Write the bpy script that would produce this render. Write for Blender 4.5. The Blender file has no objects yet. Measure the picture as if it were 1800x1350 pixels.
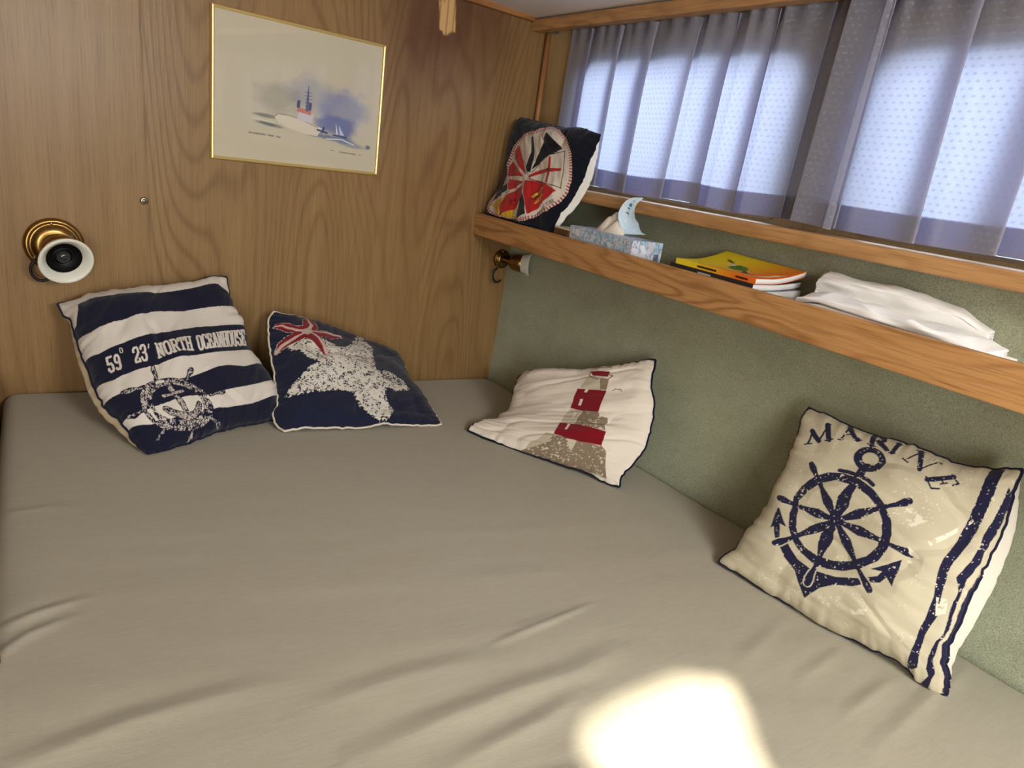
import bpy, bmesh, math, random, json
import numpy as np
from mathutils import Vector, Matrix

SC = bpy.context.scene
COL = SC.collection

# ------------------------------------------------------------------ camera
cam_d = bpy.data.cameras.new('camera')
cam_d.sensor_fit = 'HORIZONTAL'; cam_d.sensor_width = 36.0
cam_d.lens = 36.0 * 1220.0 / 1800.0
cam_d.clip_start = 0.02; cam_d.clip_end = 100
cam = bpy.data.objects.new('camera', cam_d); COL.objects.link(cam)
RR = np.array([[0.8328626219979816, -0.05921731000374615, 0.5503027921740608],
               [-0.5365607817032757, -0.33033813250771066, 0.7765173827734239],
               [0.1358027261015666, -0.9420031997860933, -0.30689996933226377]])
cm = Matrix(((RR[0][0], -RR[0][1], -RR[0][2], -1.29900), (RR[1][0], -RR[1][1], -RR[1][2], -1.98609),
             (RR[2][0], -RR[2][1], -RR[2][2], 0.75000), (0, 0, 0, 1)))
cam.matrix_world = cm
SC.camera = cam

# ------------------------------------------------------------------ light
W = bpy.data.worlds.new('daylight'); SC.world = W; W.use_nodes = True
bgn = W.node_tree.nodes['Background']
bgn.inputs[0].default_value = (0.62, 0.76, 1.0, 1); bgn.inputs[1].default_value = 1.6

SUN_DIR = Vector((0.50, 1.15, -1.15)).normalized()
sd = bpy.data.lights.new('sun', 'SUN'); sd.energy = 17.0; sd.angle = math.radians(1.6); sd.color = (1.0, 0.93, 0.76)
so = bpy.data.objects.new('sun', sd); COL.objects.link(so)
so.rotation_euler = SUN_DIR.to_track_quat('-Z', 'Y').to_euler(); so.location = (3, -4, 4)


def area(name, loc, target, sx, sy, power, color):
    d = bpy.data.lights.new(name, 'AREA'); d.shape = 'RECTANGLE'; d.size = sx; d.size_y = sy
    d.energy = power; d.color = color
    o = bpy.data.objects.new(name, d); COL.objects.link(o); o.location = loc
    o.rotation_euler = (Vector(target) - Vector(loc)).to_track_quat('-Z', 'Y').to_euler()
    return o


# daylight outside the curtained windows, then added fills aft, overhead and behind the viewer
area('daylight_window_far', (0.50, -0.62, 1.02), (0.0, -0.62, 0.88), 1.1, 0.6, 6.5, (0.76, 0.83, 1.0))
area('daylight_window_near', (0.50, -1.53, 1.02), (0.0, -1.53, 0.88), 1.1, 0.6, 4.0, (0.76, 0.83, 1.0))
area('side_fill_aft', (0.45, -2.60, 1.05), (-0.6, -1.9, 0.3), 1.0, 0.6, 8.0, (0.94, 0.97, 1.0))  # added side fill, set outside the unseen third window
area('fill_overhead', (-0.60, -2.70, 1.13), (-0.70, -1.2, 0.1), 0.6, 0.6, 38.0, (1.0, 0.99, 0.95))  # added overhead fill out of view, no fitting modelled
area('fill_behind_viewer', (-1.75, -3.35, 0.55), (-0.9, -0.6, 0.35), 0.7, 1.0, 27.0, (1.0, 0.98, 0.93))  # added fill inside the closed end wall, brightens the window side

SC.view_settings.view_transform = 'Standard'
SC.view_settings.look = 'None'
SC.view_settings.exposure = 0.10
SC.view_settings.gamma = 1.0
SC.view_settings.use_curve_mapping = False


# ------------------------------------------------------------------ helpers
def lin(r, g, b):
    f = lambda c: (c / 255 / 12.92) if c / 255 <= 0.04045 else ((c / 255 + 0.055) / 1.055) ** 2.4
    return (f(r), f(g), f(b))


def tag(o, label=None, cat=None, group=None, kind=None):
    if label: o['label'] = label
    if cat: o['category'] = cat
    if group: o['group'] = group
    if kind: o['kind'] = kind
    return o


def empty(name, loc):
    o = bpy.data.objects.new(name, None); COL.objects.link(o); o.location = loc
    o.empty_display_size = 0.05
    return o


def link(name, me, mat, parent=None, smooth=True):
    o = bpy.data.objects.new(name, me); COL.objects.link(o)
    if mat is not None and not me.materials: me.materials.append(mat)
    if smooth: me.shade_smooth()
    if parent is not None:
        o.parent = parent
        o.matrix_parent_inverse = Matrix.Translation(-Vector(parent.location))
    return o


def np_mesh(name, co, faces, uv=None, col=None):
    """co (n,3); faces (m,k) int array"""
    me = bpy.data.meshes.new(name)
    co = np.ascontiguousarray(co, dtype=np.float32); faces = np.asarray(faces, dtype=np.int32)
    m, k = faces.shape
    me.vertices.add(len(co)); me.vertices.foreach_set('co', co.ravel())
    me.loops.add(m * k); me.loops.foreach_set('vertex_index', faces.ravel())
    me.polygons.add(m); me.polygons.foreach_set('loop_start', np.arange(0, m * k, k, dtype=np.int32))
    me.update(calc_edges=True)
    if uv is not None:
        l = me.uv_layers.new(name='uv')
        l.data.foreach_set('uv', np.asarray(uv, dtype=np.float32)[faces.ravel()].ravel())
    if col is not None:
        a = me.color_attributes.new('print', 'FLOAT_COLOR', 'POINT')
        c = np.ones((len(co), 4), dtype=np.float32); c[:, :3] = col
        a.data.foreach_set('color', c.ravel())
    me.validate()
    return me


def grid_faces(nu, nv, flip=False):
    i, j = np.meshgrid(np.arange(nu - 1), np.arange(nv - 1), indexing='ij')
    a = i * nv + j
    f = np.stack([a, a + nv, a + nv + 1, a + 1], -1).reshape(-1, 4)
    return f[:, ::-1] if flip else f


def bm_obj(name, bm, mat, parent=None, smooth=False):
    me = bpy.data.meshes.new(name)
    bmesh.ops.recalc_face_normals(bm, faces=bm.faces)
    bm.to_mesh(me); bm.free()
    return link(name, me, mat, parent, smooth)


def box(bm, lo, hi, bev=0.0, seg=2, M=None):
    r = bmesh.ops.create_cube(bm, size=1)
    vs = r['verts']
    for v in vs:
        v.co = Vector(((v.co.x + .5) * (hi[0] - lo[0]) + lo[0], (v.co.y + .5) * (hi[1] - lo[1]) + lo[1],
                       (v.co.z + .5) * (hi[2] - lo[2]) + lo[2]))
        if M is not None: v.co = M @ v.co
    if bev:
        es = {e for v in vs for e in v.link_edges}
        bmesh.ops.bevel(bm, geom=list(es), offset=bev, segments=seg, affect='EDGES', profile=.6)


def lathe(bm, prof, M, seg=48, close=True):
    """prof: list of (r, h) revolved about local z then placed by M"""
    rings = []
    for r, h in prof:
        ring = []
        for i in range(seg):
            a = 2 * math.pi * i / seg
            ring.append(bm.verts.new(M @ Vector((r * math.cos(a), r * math.sin(a), h))))
        rings.append(ring)
    for a, b in zip(rings[:-1], rings[1:]):
        for i in range(seg):
            bm.faces.new((a[i], a[(i + 1) % seg], b[(i + 1) % seg], b[i]))
    if close:
        bm.faces.new(rings[0][::-1]); bm.faces.new(rings[-1])


def tube(bm, pts, rad, seg=8, closed=False):
    pts = [Vector(p) for p in pts]; n = len(pts); rings = []
    up = Vector((0.13, 0.21, 0.97))
    for i, p in enumerate(pts):
        a = pts[(i - 1) % n] if (closed or i) else p; b = pts[(i + 1) % n] if (closed or i < n - 1) else p
        t = (b - a)
        t = t.normalized() if t.length > 1e-9 else Vector((1, 0, 0))
        s = t.cross(up)
        if s.length < 1e-3: s = t.cross(Vector((1, 0, 0)))
        s.normalize(); w = s.cross(t)
        r = rad[i] if isinstance(rad, (list, tuple)) else rad
        rings.append([bm.verts.new(p + s * r * math.cos(2 * math.pi * k / seg) + w * r * math.sin(2 * math.pi * k / seg)) for k in range(seg)])
    m = n if closed else n - 1
    for i in range(m):
        a, b = rings[i], rings[(i + 1) % n]
        for k in range(seg): bm.faces.new((a[k], a[(k + 1) % seg], b[(k + 1) % seg], b[k]))
    if not closed:
        bm.faces.new(rings[0][::-1]); bm.faces.new(rings[-1])


def wallframe(s=0.0, d=0.0, z=0.0):
    """matrix: local x along the bulkhead, local y up, local z out of the bulkhead into the cabin"""
    x = Vector((W2[0], W2[1], 0)); out = Vector((-NW[0], -NW[1], 0)); up = Vector((0, 0, 1))
    p = x * s + out * d + up * z
    return Matrix(((x.x, up.x, out.x, p.x), (x.y, up.y, out.y, p.y), (x.z, up.z, out.z, p.z), (0, 0, 0, 1)))


# ------------------------------------------------------------------ materials
class NT:
    def __init__(s, name, rough=.6, spec=.3):
        s.m = bpy.data.materials.new(name); s.m.use_nodes = True
        s.t = s.m.node_tree; s.n = s.t.nodes; s.l = s.t.links
        s.b = s.n['Principled BSDF']; s.b.inputs['Roughness'].default_value = rough
        s.b.inputs['Specular IOR Level'].default_value = spec
        s.out = s.n['Material Output']

    def new(s, typ, **kw):
        n = s.n.new(typ)
        for k, v in kw.items(): setattr(n, k, v)
        return n

    def put(s, sock, v):
        if isinstance(v, bpy.types.NodeSocket): s.l.new(v, sock)
        elif isinstance(v, (tuple, list)) and len(v) == 3 and sock.type == 'RGBA': sock.default_value = (*v, 1)
        else: sock.default_value = v

    def math(s, op, a, b=0.0, c=0.0, clamp=False):
        n = s.new('ShaderNodeMath', operation=op); n.use_clamp = clamp
        s.put(n.inputs[0], a); s.put(n.inputs[1], b)
        if len(n.inputs) > 2: s.put(n.inputs[2], c)
        return n.outputs[0]

    def mix(s, f, a, b, mode='MIX'):
        n = s.new('ShaderNodeMix', data_type='RGBA', blend_type=mode)
        s.put(n.inputs[0], f); s.put(n.inputs[6], a); s.put(n.inputs[7], b)
        return n.outputs[2]

    def coord(s, kind='Object', scale=(1, 1, 1), loc=(0, 0, 0), rot=(0, 0, 0)):
        c = s.new('ShaderNodeTexCoord'); m = s.new('ShaderNodeMapping')
        s.l.new(c.outputs[kind], m.inputs[0]); m.inputs['Scale'].default_value = scale
        m.inputs['Location'].default_value = loc; m.inputs['Rotation'].default_value = rot
        return m.outputs[0]

    def noise(s, vec, scale=1.0, detail=2.0, rough=.5, dist=0.0):
        n = s.new('ShaderNodeTexNoise'); s.put(n.inputs['Vector'], vec)
        n.inputs['Scale'].default_value = scale; n.inputs['Detail'].default_value = detail
        n.inputs['Roughness'].default_value = rough; n.inputs['Distortion'].default_value = dist
        return n.outputs[0]

    def ramp(s, f, stops):
        n = s.new('ShaderNodeValToRGB'); s.put(n.inputs[0], f)
        e = n.color_ramp.elements
        while len(e) < len(stops): e.new(.5)
        for k, (p, c) in zip(e, stops):
            k.position = p; k.color = (*c, 1) if not isinstance(c, float) else (c, c, c, 1)
        return n.outputs[0]

    def bump(s, h, strength=.3, dist=.001):
        n = s.new('ShaderNodeBump'); s.put(n.inputs['Height'], h)
        n.inputs['Strength'].default_value = strength; n.inputs['Distance'].default_value = dist
        s.l.new(n.outputs[0], s.b.inputs['Normal']); return n

    def base(s, c): s.put(s.b.inputs['Base Color'], c)


def plain(name, c, rough=.6, spec=.3, metal=0.0):
    t = NT(name, rough, spec); t.base(c); t.b.inputs['Metallic'].default_value = metal
    return t.m


def wood(name, light, mid, dark, grain='z', rough=.42, rings=20.0, coat=.0, fig=1.0, spec=.35, off=(0, 0, 0)):
    """figured veneer: contour lines of a stretched noise field, plus fine pores, along one axis"""
    t = NT(name, rough, spec)
    sc = {'z': (3.2, 3.2, .42), 'y': (7, 1.5, 10), 'x': (1.5, 7, 10)}[grain]
    sp = {'z': (260, 260, 9), 'y': (260, 9, 260), 'x': (9, 260, 260)}[grain]
    sb = {'z': (40, 40, 1.2), 'y': (40, 1.2, 40), 'x': (1.2, 40, 40)}[grain]
    n = t.noise(t.coord('Object', sc, off), 1.0, 2.5, .45, .15)
    ph = t.math('MULTIPLY', n, rings * 6.283)
    w = t.math('SINE', ph); w = t.math('MULTIPLY_ADD', w, .5, .5); w = t.math('POWER', w, 2.2)
    fade = t.noise(t.coord('Object', tuple(a * .8 for a in sc), (7, 3, 5)), 1.3, 1.0)
    fade = t.math('MULTIPLY', t.math('SUBTRACT', fade, .3, clamp=True), 2.2 * fig, clamp=True)
    w = t.math('MULTIPLY', w, fade)
    st = t.noise(t.coord('Object', sb), 1.0, 3.0, .6)
    po = t.noise(t.coord('Object', sp), 1.0, 2.0, .6)
    c = t.mix(t.math('MULTIPLY_ADD', st, 1.6, -.3, clamp=True), mid, light)
    c = t.mix(t.math('MULTIPLY', w, .62), c, dark)
    c = t.mix(t.math('MULTIPLY', t.math('SUBTRACT', po, .5, clamp=True), 2.2, clamp=True), c, dark)
    t.base(c)
    t.bump(t.math('MULTIPLY_ADD', po, -.6, t.math('MULTIPLY', w, -.4)), .25, .0006)
    if coat: t.b.inputs['Coat Weight'].default_value = coat; t.b.inputs['Coat Roughness'].default_value = .25
    return t, c


def cloth(name, c=None, attr=False, scale=1400, rough=.92, sheen=.15, mottle=.06, dirt=None):
    t = NT(name, rough, .12)
    if attr:
        a = t.new('ShaderNodeAttribute'); a.attribute_name = 'print'; c = a.outputs['Color']
    v = t.noise(t.coord('Object'), 9, 3, .6)
    k = t.math('MULTIPLY_ADD', v, mottle * 2, 1 - mottle)
    m = t.new('ShaderNodeVectorMath', operation='SCALE'); t.put(m.inputs[0], c); t.put(m.inputs[3], k)
    t.base(m.outputs[0])
    t.b.inputs['Sheen Weight'].default_value = sheen; t.b.inputs['Sheen Roughness'].default_value = .5
    w = t.noise(t.coord('Object'), scale, 1, .5)
    t.bump(w, .25, .0005)
    return t.m


K_T = .072
W2 = np.array([0.99270821, 0.12054173, 0.0])
NW = np.array([-W2[1], W2[0], 0.0])
EYE = np.array([-1.299, -1.986, 0.75])


def mat_z(x, y):
    return -K_T * x


def limit_bed(P):
    P = P.copy()
    z0 = -K_T * P[..., 0] + 0.004
    low = P[..., 2] < z0
    P[..., 2] = np.where(low, z0 + (P[..., 2] - z0) * 0.03, P[..., 2])
    d = P @ NW + 0.006
    P = P - np.where(d > 0, d * 0.97, 0)[..., None] * NW
    xw = 0.050 * np.clip(-P[..., 1], 0, 2) + 0.05 * np.clip(P[..., 2], 0, .45) - 0.008
    P[..., 0] = np.where(P[..., 0] > xw, xw + (P[..., 0] - xw) * 0.03, P[..., 0])
    return P


def limit_shelf(P):
    P = P.copy()
    z0 = 0.523
    P[..., 2] = np.where(P[..., 2] < z0, z0 + (P[..., 2] - z0) * 0.03, P[..., 2])
    d = P @ NW + 0.006
    P = P - np.where(d > 0, d * 0.97, 0)[..., None] * NW
    xl = -0.121
    P[..., 0] = np.where((P[..., 0] < xl) & (P[..., 2] < .575), xl, P[..., 0])
    xr = np.where(P[..., 2] < .70, -0.02, -0.006)
    P[..., 0] = np.where(P[..., 0] > xr, xr + (P[..., 0] - xr) * 0.03, P[..., 0])
    return P


CUSH = dict(
    ocean=dict(Tf=.070, Tb=.05, seed=3, wr=.8, power=.45, swell=(('L', .020), ('B', .008))),
    star=dict(Tf=.055, Tb=.07, seed=8, wr=.8, power=.5, sag=0.0),
    light=dict(Tf=.050, Tb=.05, seed=5, wr=.8, power=.5, sag=0.0),
    marine=dict(Tf=.060, Tb=.06, seed=12, wr=.8, power=.45, swell=(('R', .028),)),
    flags=dict(Tf=.045, Tb=.05, seed=21, wr=.9, power=.5, swell=(('R', .028),)),
)


def vnoise(x, y, seed=0):
    # smooth value noise on arrays
    def h(i, j):
        n = (i * 374761393 + j * 668265263 + seed * 974711) & 0x7fffffff
        n = ((n ^ (n >> 13)) * 1274126177) & 0x7fffffff
        return ((n ^ (n >> 16)) & 0xffff) / 65535.0
    xi = np.floor(x).astype(np.int64); yi = np.floor(y).astype(np.int64)
    fx = x - xi; fy = y - yi
    fx = fx * fx * (3 - 2 * fx); fy = fy * fy * (3 - 2 * fy)
    a = h(xi, yi) * (1 - fx) + h(xi + 1, yi) * fx
    b = h(xi, yi + 1) * (1 - fx) + h(xi + 1, yi + 1) * fx
    return a * (1 - fy) + b * fy


def fbm(x, y, o=3, seed=0):
    s = 0; a = 0.5; t = 0
    for k in range(o):
        s = s + a * vnoise(x * 2 ** k, y * 2 ** k, seed + k * 17); t += a; a *= 0.5
    return s / t


def smooth_edge(e, N):
    e = np.array(e, float); n = len(e); t = np.linspace(0, 1, n)
    tt = np.linspace(0, 1, N)
    # low-order fit with fixed ends + residual
    line = e[0] + (e[-1] - e[0]) * t[:, None]
    r = e - line
    Bs = np.stack([t * (1 - t), t * (1 - t) * (t - .5), t * (1 - t) * (t - .5) ** 2], 1)
    c, *_ = np.linalg.lstsq(Bs, r, rcond=None)
    Bf = np.stack([tt * (1 - tt), tt * (1 - tt) * (tt - .5), tt * (1 - tt) * (tt - .5) ** 2], 1)
    low = e[0] + (e[-1] - e[0]) * tt[:, None] + Bf @ c
    res = r - Bs @ c
    k = np.array([np.interp(tt, t, res[:, i]) for i in range(3)]).T
    w = max(3, N // 40) | 1
    ker = np.hanning(w + 2)[1:-1]; ker /= ker.sum()
    kp = np.pad(k, ((w // 2, w // 2), (0, 0)), mode='edge')
    k2 = np.stack([np.convolve(kp[:, i], ker, 'valid') for i in range(3)], 1)
    fade = np.minimum(1, np.minimum(tt, 1 - tt) / 0.03)[:, None]
    return low, k2 * fade


def cushion_surface(E, N, Tf, Tb, seed, limit, eye, wr=1.0, power=0.5, sag=0.0, swell=()):
    """front and back sheets of a stuffed cushion spanned by four seam curves"""
    u = np.linspace(0, 1, N); U, V = np.meshgrid(u, u, indexing='ij')
    lo = {}; rs = {}
    for n_, k in enumerate('LRBT'):
        lo[k], rs[k] = smooth_edge(E[k], N)
        fd = np.minimum(1, np.minimum(u, 1 - u) / .04)
        pucker = np.stack([vnoise(u * 38 + 7 * n_, u * 0 + i, seed + 50 + i) - .5 for i in range(3)], 1)
        rs[k] = rs[k] + pucker * fd[:, None] * .0034
    L, Rr, B, T = lo['L'], lo['R'], lo['B'], lo['T']
    u_ = U[..., None]; v_ = V[..., None]
    S = (1 - v_) * B[:, None] + v_ * T[:, None] + (1 - u_) * L[None] + u_ * Rr[None]
    S = S - ((1 - u_) * (1 - v_) * B[0] + u_ * (1 - v_) * B[-1] + (1 - u_) * v_ * T[0] + u_ * v_ * T[-1])
    fo = 0.07
    S = S + rs['B'][:, None] * np.exp(-v_ / fo) + rs['T'][:, None] * np.exp(-(1 - v_) / fo)
    S = S + rs['L'][None] * np.exp(-u_ / fo) + rs['R'][None] * np.exp(-(1 - u_) / fo)
    dv = T - B; du = Rr - L
    nb = np.cross(np.broadcast_to(du[None], S.shape), np.broadcast_to(dv[:, None], S.shape))
    nb /= np.linalg.norm(nb, axis=2, keepdims=True)
    if np.sum(nb.mean((0, 1)) * (np.array(eye) - S.mean((0, 1)))) < 0: nb = -nb
    q = np.clip(4 * U * (1 - U), 0, 1) ** power * np.clip(4 * V * (1 - V), 0, 1) ** power
    q = q * (1 - sag * (1 - V))
    d = np.minimum(np.minimum(U, 1 - U), np.minimum(V, 1 - V))
    # puckers that start at the seam, and soft creases
    along = np.where(np.minimum(U, 1 - U) < np.minimum(V, 1 - V), V, U)
    pk = (vnoise(along * 34, d * 3, seed) - .5) * np.exp(-d / 0.05) * np.minimum(1, d / 0.008) * 0.006
    ang = seed * 1.3
    a = U * np.cos(ang) + V * np.sin(ang); b = -U * np.sin(ang) + V * np.cos(ang)
    cr = (fbm(a * 3 + 5, b * 9 + 5, 3, seed + 5) - .5) * 0.02 + (fbm(U * 3, V * 3, 2, seed + 9) - .5) * 0.03
    cr2 = -np.abs(fbm(a * 2 + 9, b * 5 + 3, 2, seed + 31) - .5) * 0.05
    cr2 = np.where(cr2 > -0.004, cr2 + 0.004, 0) * -1.2
    dd = np.minimum(1, d / 0.12)
    F = S + nb * ((Tf * q) + (cr + cr2) * wr * dd + pk * wr)[..., None]
    Bk = S - nb * ((Tb * q) + cr * wr * dd * .6 + pk * wr)[..., None]
    for side, amt in swell:       # the back cover bellies out past the seam on some sides
        if side == 'R': d1, ed, al, dr = 1 - U, None, V, du[None]
        elif side == 'L': d1, ed, al, dr = U, None, V, -du[None]
        elif side == 'B': d1, ed, al, dr = V, None, U, -dv[:, None]
        tq = d1 / .05; prof_ = tq * np.exp(1 - tq) * np.clip(np.sin(np.pi * al), 0, 1) ** .6
        dr = np.broadcast_to(dr, S.shape); dr = dr / np.linalg.norm(dr, axis=2, keepdims=True)
        Bk = Bk + dr * (amt * prof_)[..., None]
    F = limit(F); Bk = limit(Bk); S = limit(S)
    return U, V, F, Bk, S

# ------------------------------------------------------------------ bulkhead (wood veneer wall, far/left)
S0, S1, ZB, ZT = -2.35, 0.16, -0.62, 1.22


def make_wall_back():
    ns, nz = 700, 420
    s = np.linspace(S0, S1, ns); z = np.linspace(ZB, ZT, nz)
    Sg, Zg = np.meshgrid(s, z, indexing='ij')
    co = Sg[..., None] * W2 + np.array([0, 0, 1.0]) * Zg[..., None]
    # water stain and a sanded bare patch, as they are on the panel itself
    n1 = fbm(Sg * 9 + 3, Zg * 3 + 8, 3, 4); n2 = fbm(Sg * 60, Zg * 6, 2, 9)
    st = np.exp(-((Sg + .27) / .20) ** 2 - ((Zg - 1.12) / .17) ** 2) * (0.5 + n1) * 1.1
    st += .55 * np.exp(-((Sg + .42) / .10) ** 2 - ((Zg - 1.02) / .22) ** 2) * n1
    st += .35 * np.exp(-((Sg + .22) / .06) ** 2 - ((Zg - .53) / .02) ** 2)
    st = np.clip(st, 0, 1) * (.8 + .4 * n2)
    ed = (n2 - .5) * .012
    dx = np.abs(Sg + .322 + (Zg - 1.1) * .12) - .029 + ed
    dz = 1.047 - Zg + np.abs(ed) * 4 + (dx + .02) ** 2 * 30
    raw = np.clip(-np.maximum(dx, dz) / .004, 0, 1)
    streak = (fbm(Sg * 220, Zg * 5, 2, 2) > .60) & (raw > .2)
    raw = raw * np.where(streak, .35, 1)
    # a second veneer leaf starts at the seam
    seam_s = -1.096 - (Zg - .45) * .018
    seam = np.exp(-((Sg - seam_s) / .0012) ** 2)
    leaf = (Sg > seam_s).astype(float)
    seam2 = np.exp(-((Sg + .50) / .0018) ** 2) * 0
    col = np.stack([np.clip(st, 0, 1), raw, np.clip(seam * .45 + seam2, 0, 1)], -1).reshape(-1, 3)
    me = np_mesh('wall_back', co.reshape(-1, 3), grid_faces(ns, nz, True), uv=np.stack([Sg + leaf * 3.37, Zg], -1).reshape(-1, 2), col=col)
    t = NT('bulkhead_veneer', .38, .35)

    def uvc(scale, loc=(0, 0, 0)): return t.coord('UV', scale, loc)
    n = t.noise(uvc((2.3, .38, 1), (.35, .1, 0)), 1.0, 2.2, .45, .1)
    w = t.math('SINE', t.math('MULTIPLY', n, 44 * 6.283)); w = t.math('POWER', t.math('MULTIPLY_ADD', w, .5, .5), 3.5)
    fade = t.noise(uvc((2.2, .5, 1), (5, 3, 0)), 1.0, 1.0)
    w = t.math('MULTIPLY', w, t.math('MULTIPLY', t.math('SUBTRACT', fade, .36, clamp=True), 3.6, clamp=True))
    stv = t.noise(uvc((46, 1.2, 1)), 1.0, 4.0, .6)
    po = t.noise(uvc((300, 9, 1)), 1.0, 2.0, .6)
    big = t.noise(uvc((1.2, .7, 1), (2, 9, 0)), 1.0, 2.0, .5)
    c = t.mix(t.math('MULTIPLY_ADD', stv, 2.0, -.5, clamp=True), lin(132, 103, 66), lin(153, 124, 82))
    c = t.mix(t.math('MULTIPLY', t.math('MULTIPLY_ADD', big, 2.4, -.8, clamp=True), .35), c, lin(146, 108, 68))
    c = t.mix(t.math('MULTIPLY', w, .45), c, lin(98, 66, 38))
    c = t.mix(t.math('MULTIPLY', t.math('SUBTRACT', po, .50, clamp=True), 2.0, clamp=True), c, lin(104, 72, 42))
    a = t.new('ShaderNodeAttribute'); a.attribute_name = 'print'
    sx = t.new('ShaderNodeSeparateColor'); t.l.new(a.outputs['Color'], sx.inputs[0])
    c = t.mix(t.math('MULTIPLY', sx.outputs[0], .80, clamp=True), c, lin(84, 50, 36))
    c = t.mix(sx.outputs[1], c, lin(205, 165, 108))
    c = t.mix(sx.outputs[2], c, lin(64, 42, 24))
    t.base(c)
    t.put(t.b.inputs['Roughness'], t.math('MULTIPLY_ADD', sx.outputs[1], .4, .36))
    t.bump(t.math('MULTIPLY_ADD', po, -.8, t.math('MULTIPLY', w, -.5)), .30, .0007)
    o = link('wall_back', me, t.m, smooth=False)
    tag(o, kind='structure')
    return o


make_wall_back()

# ------------------------------------------------------------------ window side of the cabin
M_LIN = NT('green_velour', .95, .08)
_v = M_LIN.noise(M_LIN.coord('Object'), 430, 3, .75); _b = M_LIN.noise(M_LIN.coord('Object'), 3.0, 4, .6)
_b2 = M_LIN.noise(M_LIN.coord('Object', (9, 9, 14)), 1.0, 3, .6)
_c = M_LIN.mix(M_LIN.math('MULTIPLY_ADD', _v, 2.8, -.9, clamp=True), lin(130, 135, 112), lin(196, 201, 176))
_c = M_LIN.mix(M_LIN.math('MULTIPLY', M_LIN.math('MULTIPLY_ADD', _b, 3, -1.1, clamp=True), .45), _c, lin(150, 148, 118))
_c = M_LIN.mix(M_LIN.math('MULTIPLY', M_LIN.math('MULTIPLY_ADD', _b2, 3, -1.3, clamp=True), .22), _c, lin(104, 104, 78))
M_LIN.base(_c); M_LIN.b.inputs['Sheen Weight'].default_value = .35; M_LIN.b.inputs['Sheen Roughness'].default_value = .4
M_LIN.b.inputs['Sheen Tint'].default_value = (.75, .8, .68, 1)
M_LIN.bump(_v, .5, .0012)

M_TRIM, _ = wood('oak_trim', lin(200, 154, 104), lin(180, 134, 86), lin(130, 88, 50), 'y', .38, 14)
M_TRIMZ, _ = wood('oak_bead', lin(190, 136, 84), lin(166, 114, 64), lin(116, 74, 38), 'z', .4, 8)
M_TRIMX, _ = wood('oak_trim_cross', lin(176, 124, 74), lin(150, 100, 56), lin(108, 68, 34), 'x', .4, 10)
M_PANEL, _ = wood('window_panel_veneer', lin(204, 180, 134), lin(190, 164, 118), lin(160, 130, 84), 'z', .45, 10)
M_DARKWOOD, _ = wood('cabin_wood', lin(120, 88, 54), lin(100, 70, 40), lin(70, 46, 26), 'z', .5, 12)
M_CEIL = NT('ceiling_vinyl', .55, .3); M_CEIL.base(lin(232, 224, 214))
M_CEIL.bump(M_CEIL.noise(M_CEIL.coord('Object'), 500, 2), .15, .0005)
M_ALU = plain('window_aluminium', lin(168, 170, 172), .35, .5, 1.0)
M_GLASS = NT('window_glass', .02, .5)


def thin_glass(t, rough=.01, tint=(1, 1, 1)):
    gl = t.new('ShaderNodeBsdfGlossy'); gl.inputs['Roughness'].default_value = rough
    tp = t.new('ShaderNodeBsdfTransparent'); tp.inputs[0].default_value = (*tint, 1)
    fr = t.new('ShaderNodeFresnel'); fr.inputs['IOR'].default_value = 1.5
    mx = t.new('ShaderNodeMixShader'); ge = t.new('ShaderNodeNewGeometry')
    t.l.new(t.math('MULTIPLY', fr.outputs[0], t.math('SUBTRACT', 1.0, ge.outputs['Backfacing'])), mx.inputs[0]); t.l.new(tp.outputs[0], mx.inputs[1]); t.l.new(gl.outputs[0], mx.inputs[2])
    t.l.new(mx.outputs[0], t.out.inputs[0])


thin_glass(M_GLASS, .01, (.94, .97, .95))


def xw_low(y, z): return 0.048 * max(-y, 0) + 0.05 * min(max(z, -.3), .5)


def xw_up(z): return 0.078 - (z - .66) * .05


# lining: one quilted sheet running from the bed up to the sill
ny, nz = 160, 60
yy = np.linspace(.03, -3.5, ny); zz = np.linspace(-.35, .672, nz)
Y, Z = np.meshgrid(yy, zz, indexing='ij')
Xl = 0.048 * np.clip(-Y, 0, 9) + 0.05 * np.clip(Z, 0, .5)
Xh = np.full_like(Xl, 0.066)
k = np.clip((Z - .47) / .05, 0, 1)
X = Xl * (1 - k) + Xh * k + (fbm(Y * 4, Z * 6, 2, 3) - .5) * .004
wl_co = np.stack([X, Y, Z], -1).reshape(-1, 3)
lining_me = np_mesh('fabric_lining', wl_co, grid_faces(ny, nz), None)


def rrect(y0, y1, z0, z1, r, n=8):
    pts = []
    for cy, cz, a0 in ((y1 - r, z1 - r, 0), (y0 + r, z1 - r, 90), (y0 + r, z0 + r, 180), (y1 - r, z0 + r, 270)):
        for i in range(n + 1):
            a = math.radians(a0 + 90 * i / n); pts.append((cy + r * math.cos(a), cz + r * math.sin(a)))
    return pts


def holed(name, outer, holes, thick, place, mat, parent=None):
    bm = bmesh.new(); loops = []
    for lp in [outer] + holes:
        vs = [bm.verts.new((p[0], p[1], 0)) for p in lp]
        es = [bm.edges.new((vs[i], vs[(i + 1) % len(vs)])) for i in range(len(vs))]
        loops.append(vs)
    bmesh.ops.triangle_fill(bm, use_beauty=True, edges=bm.edges[:])
    fs = bm.faces[:]
    r = bmesh.ops.extrude_face_region(bm, geom=fs)
    for v in [g for g in r['geom'] if isinstance(g, bmesh.types.BMVert)]: v.co.z += thick
    for v in bm.verts: v.co = Vector(place(v.co.x, v.co.y, v.co.z))
    return bm_obj(name, bm, mat, parent)


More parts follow.
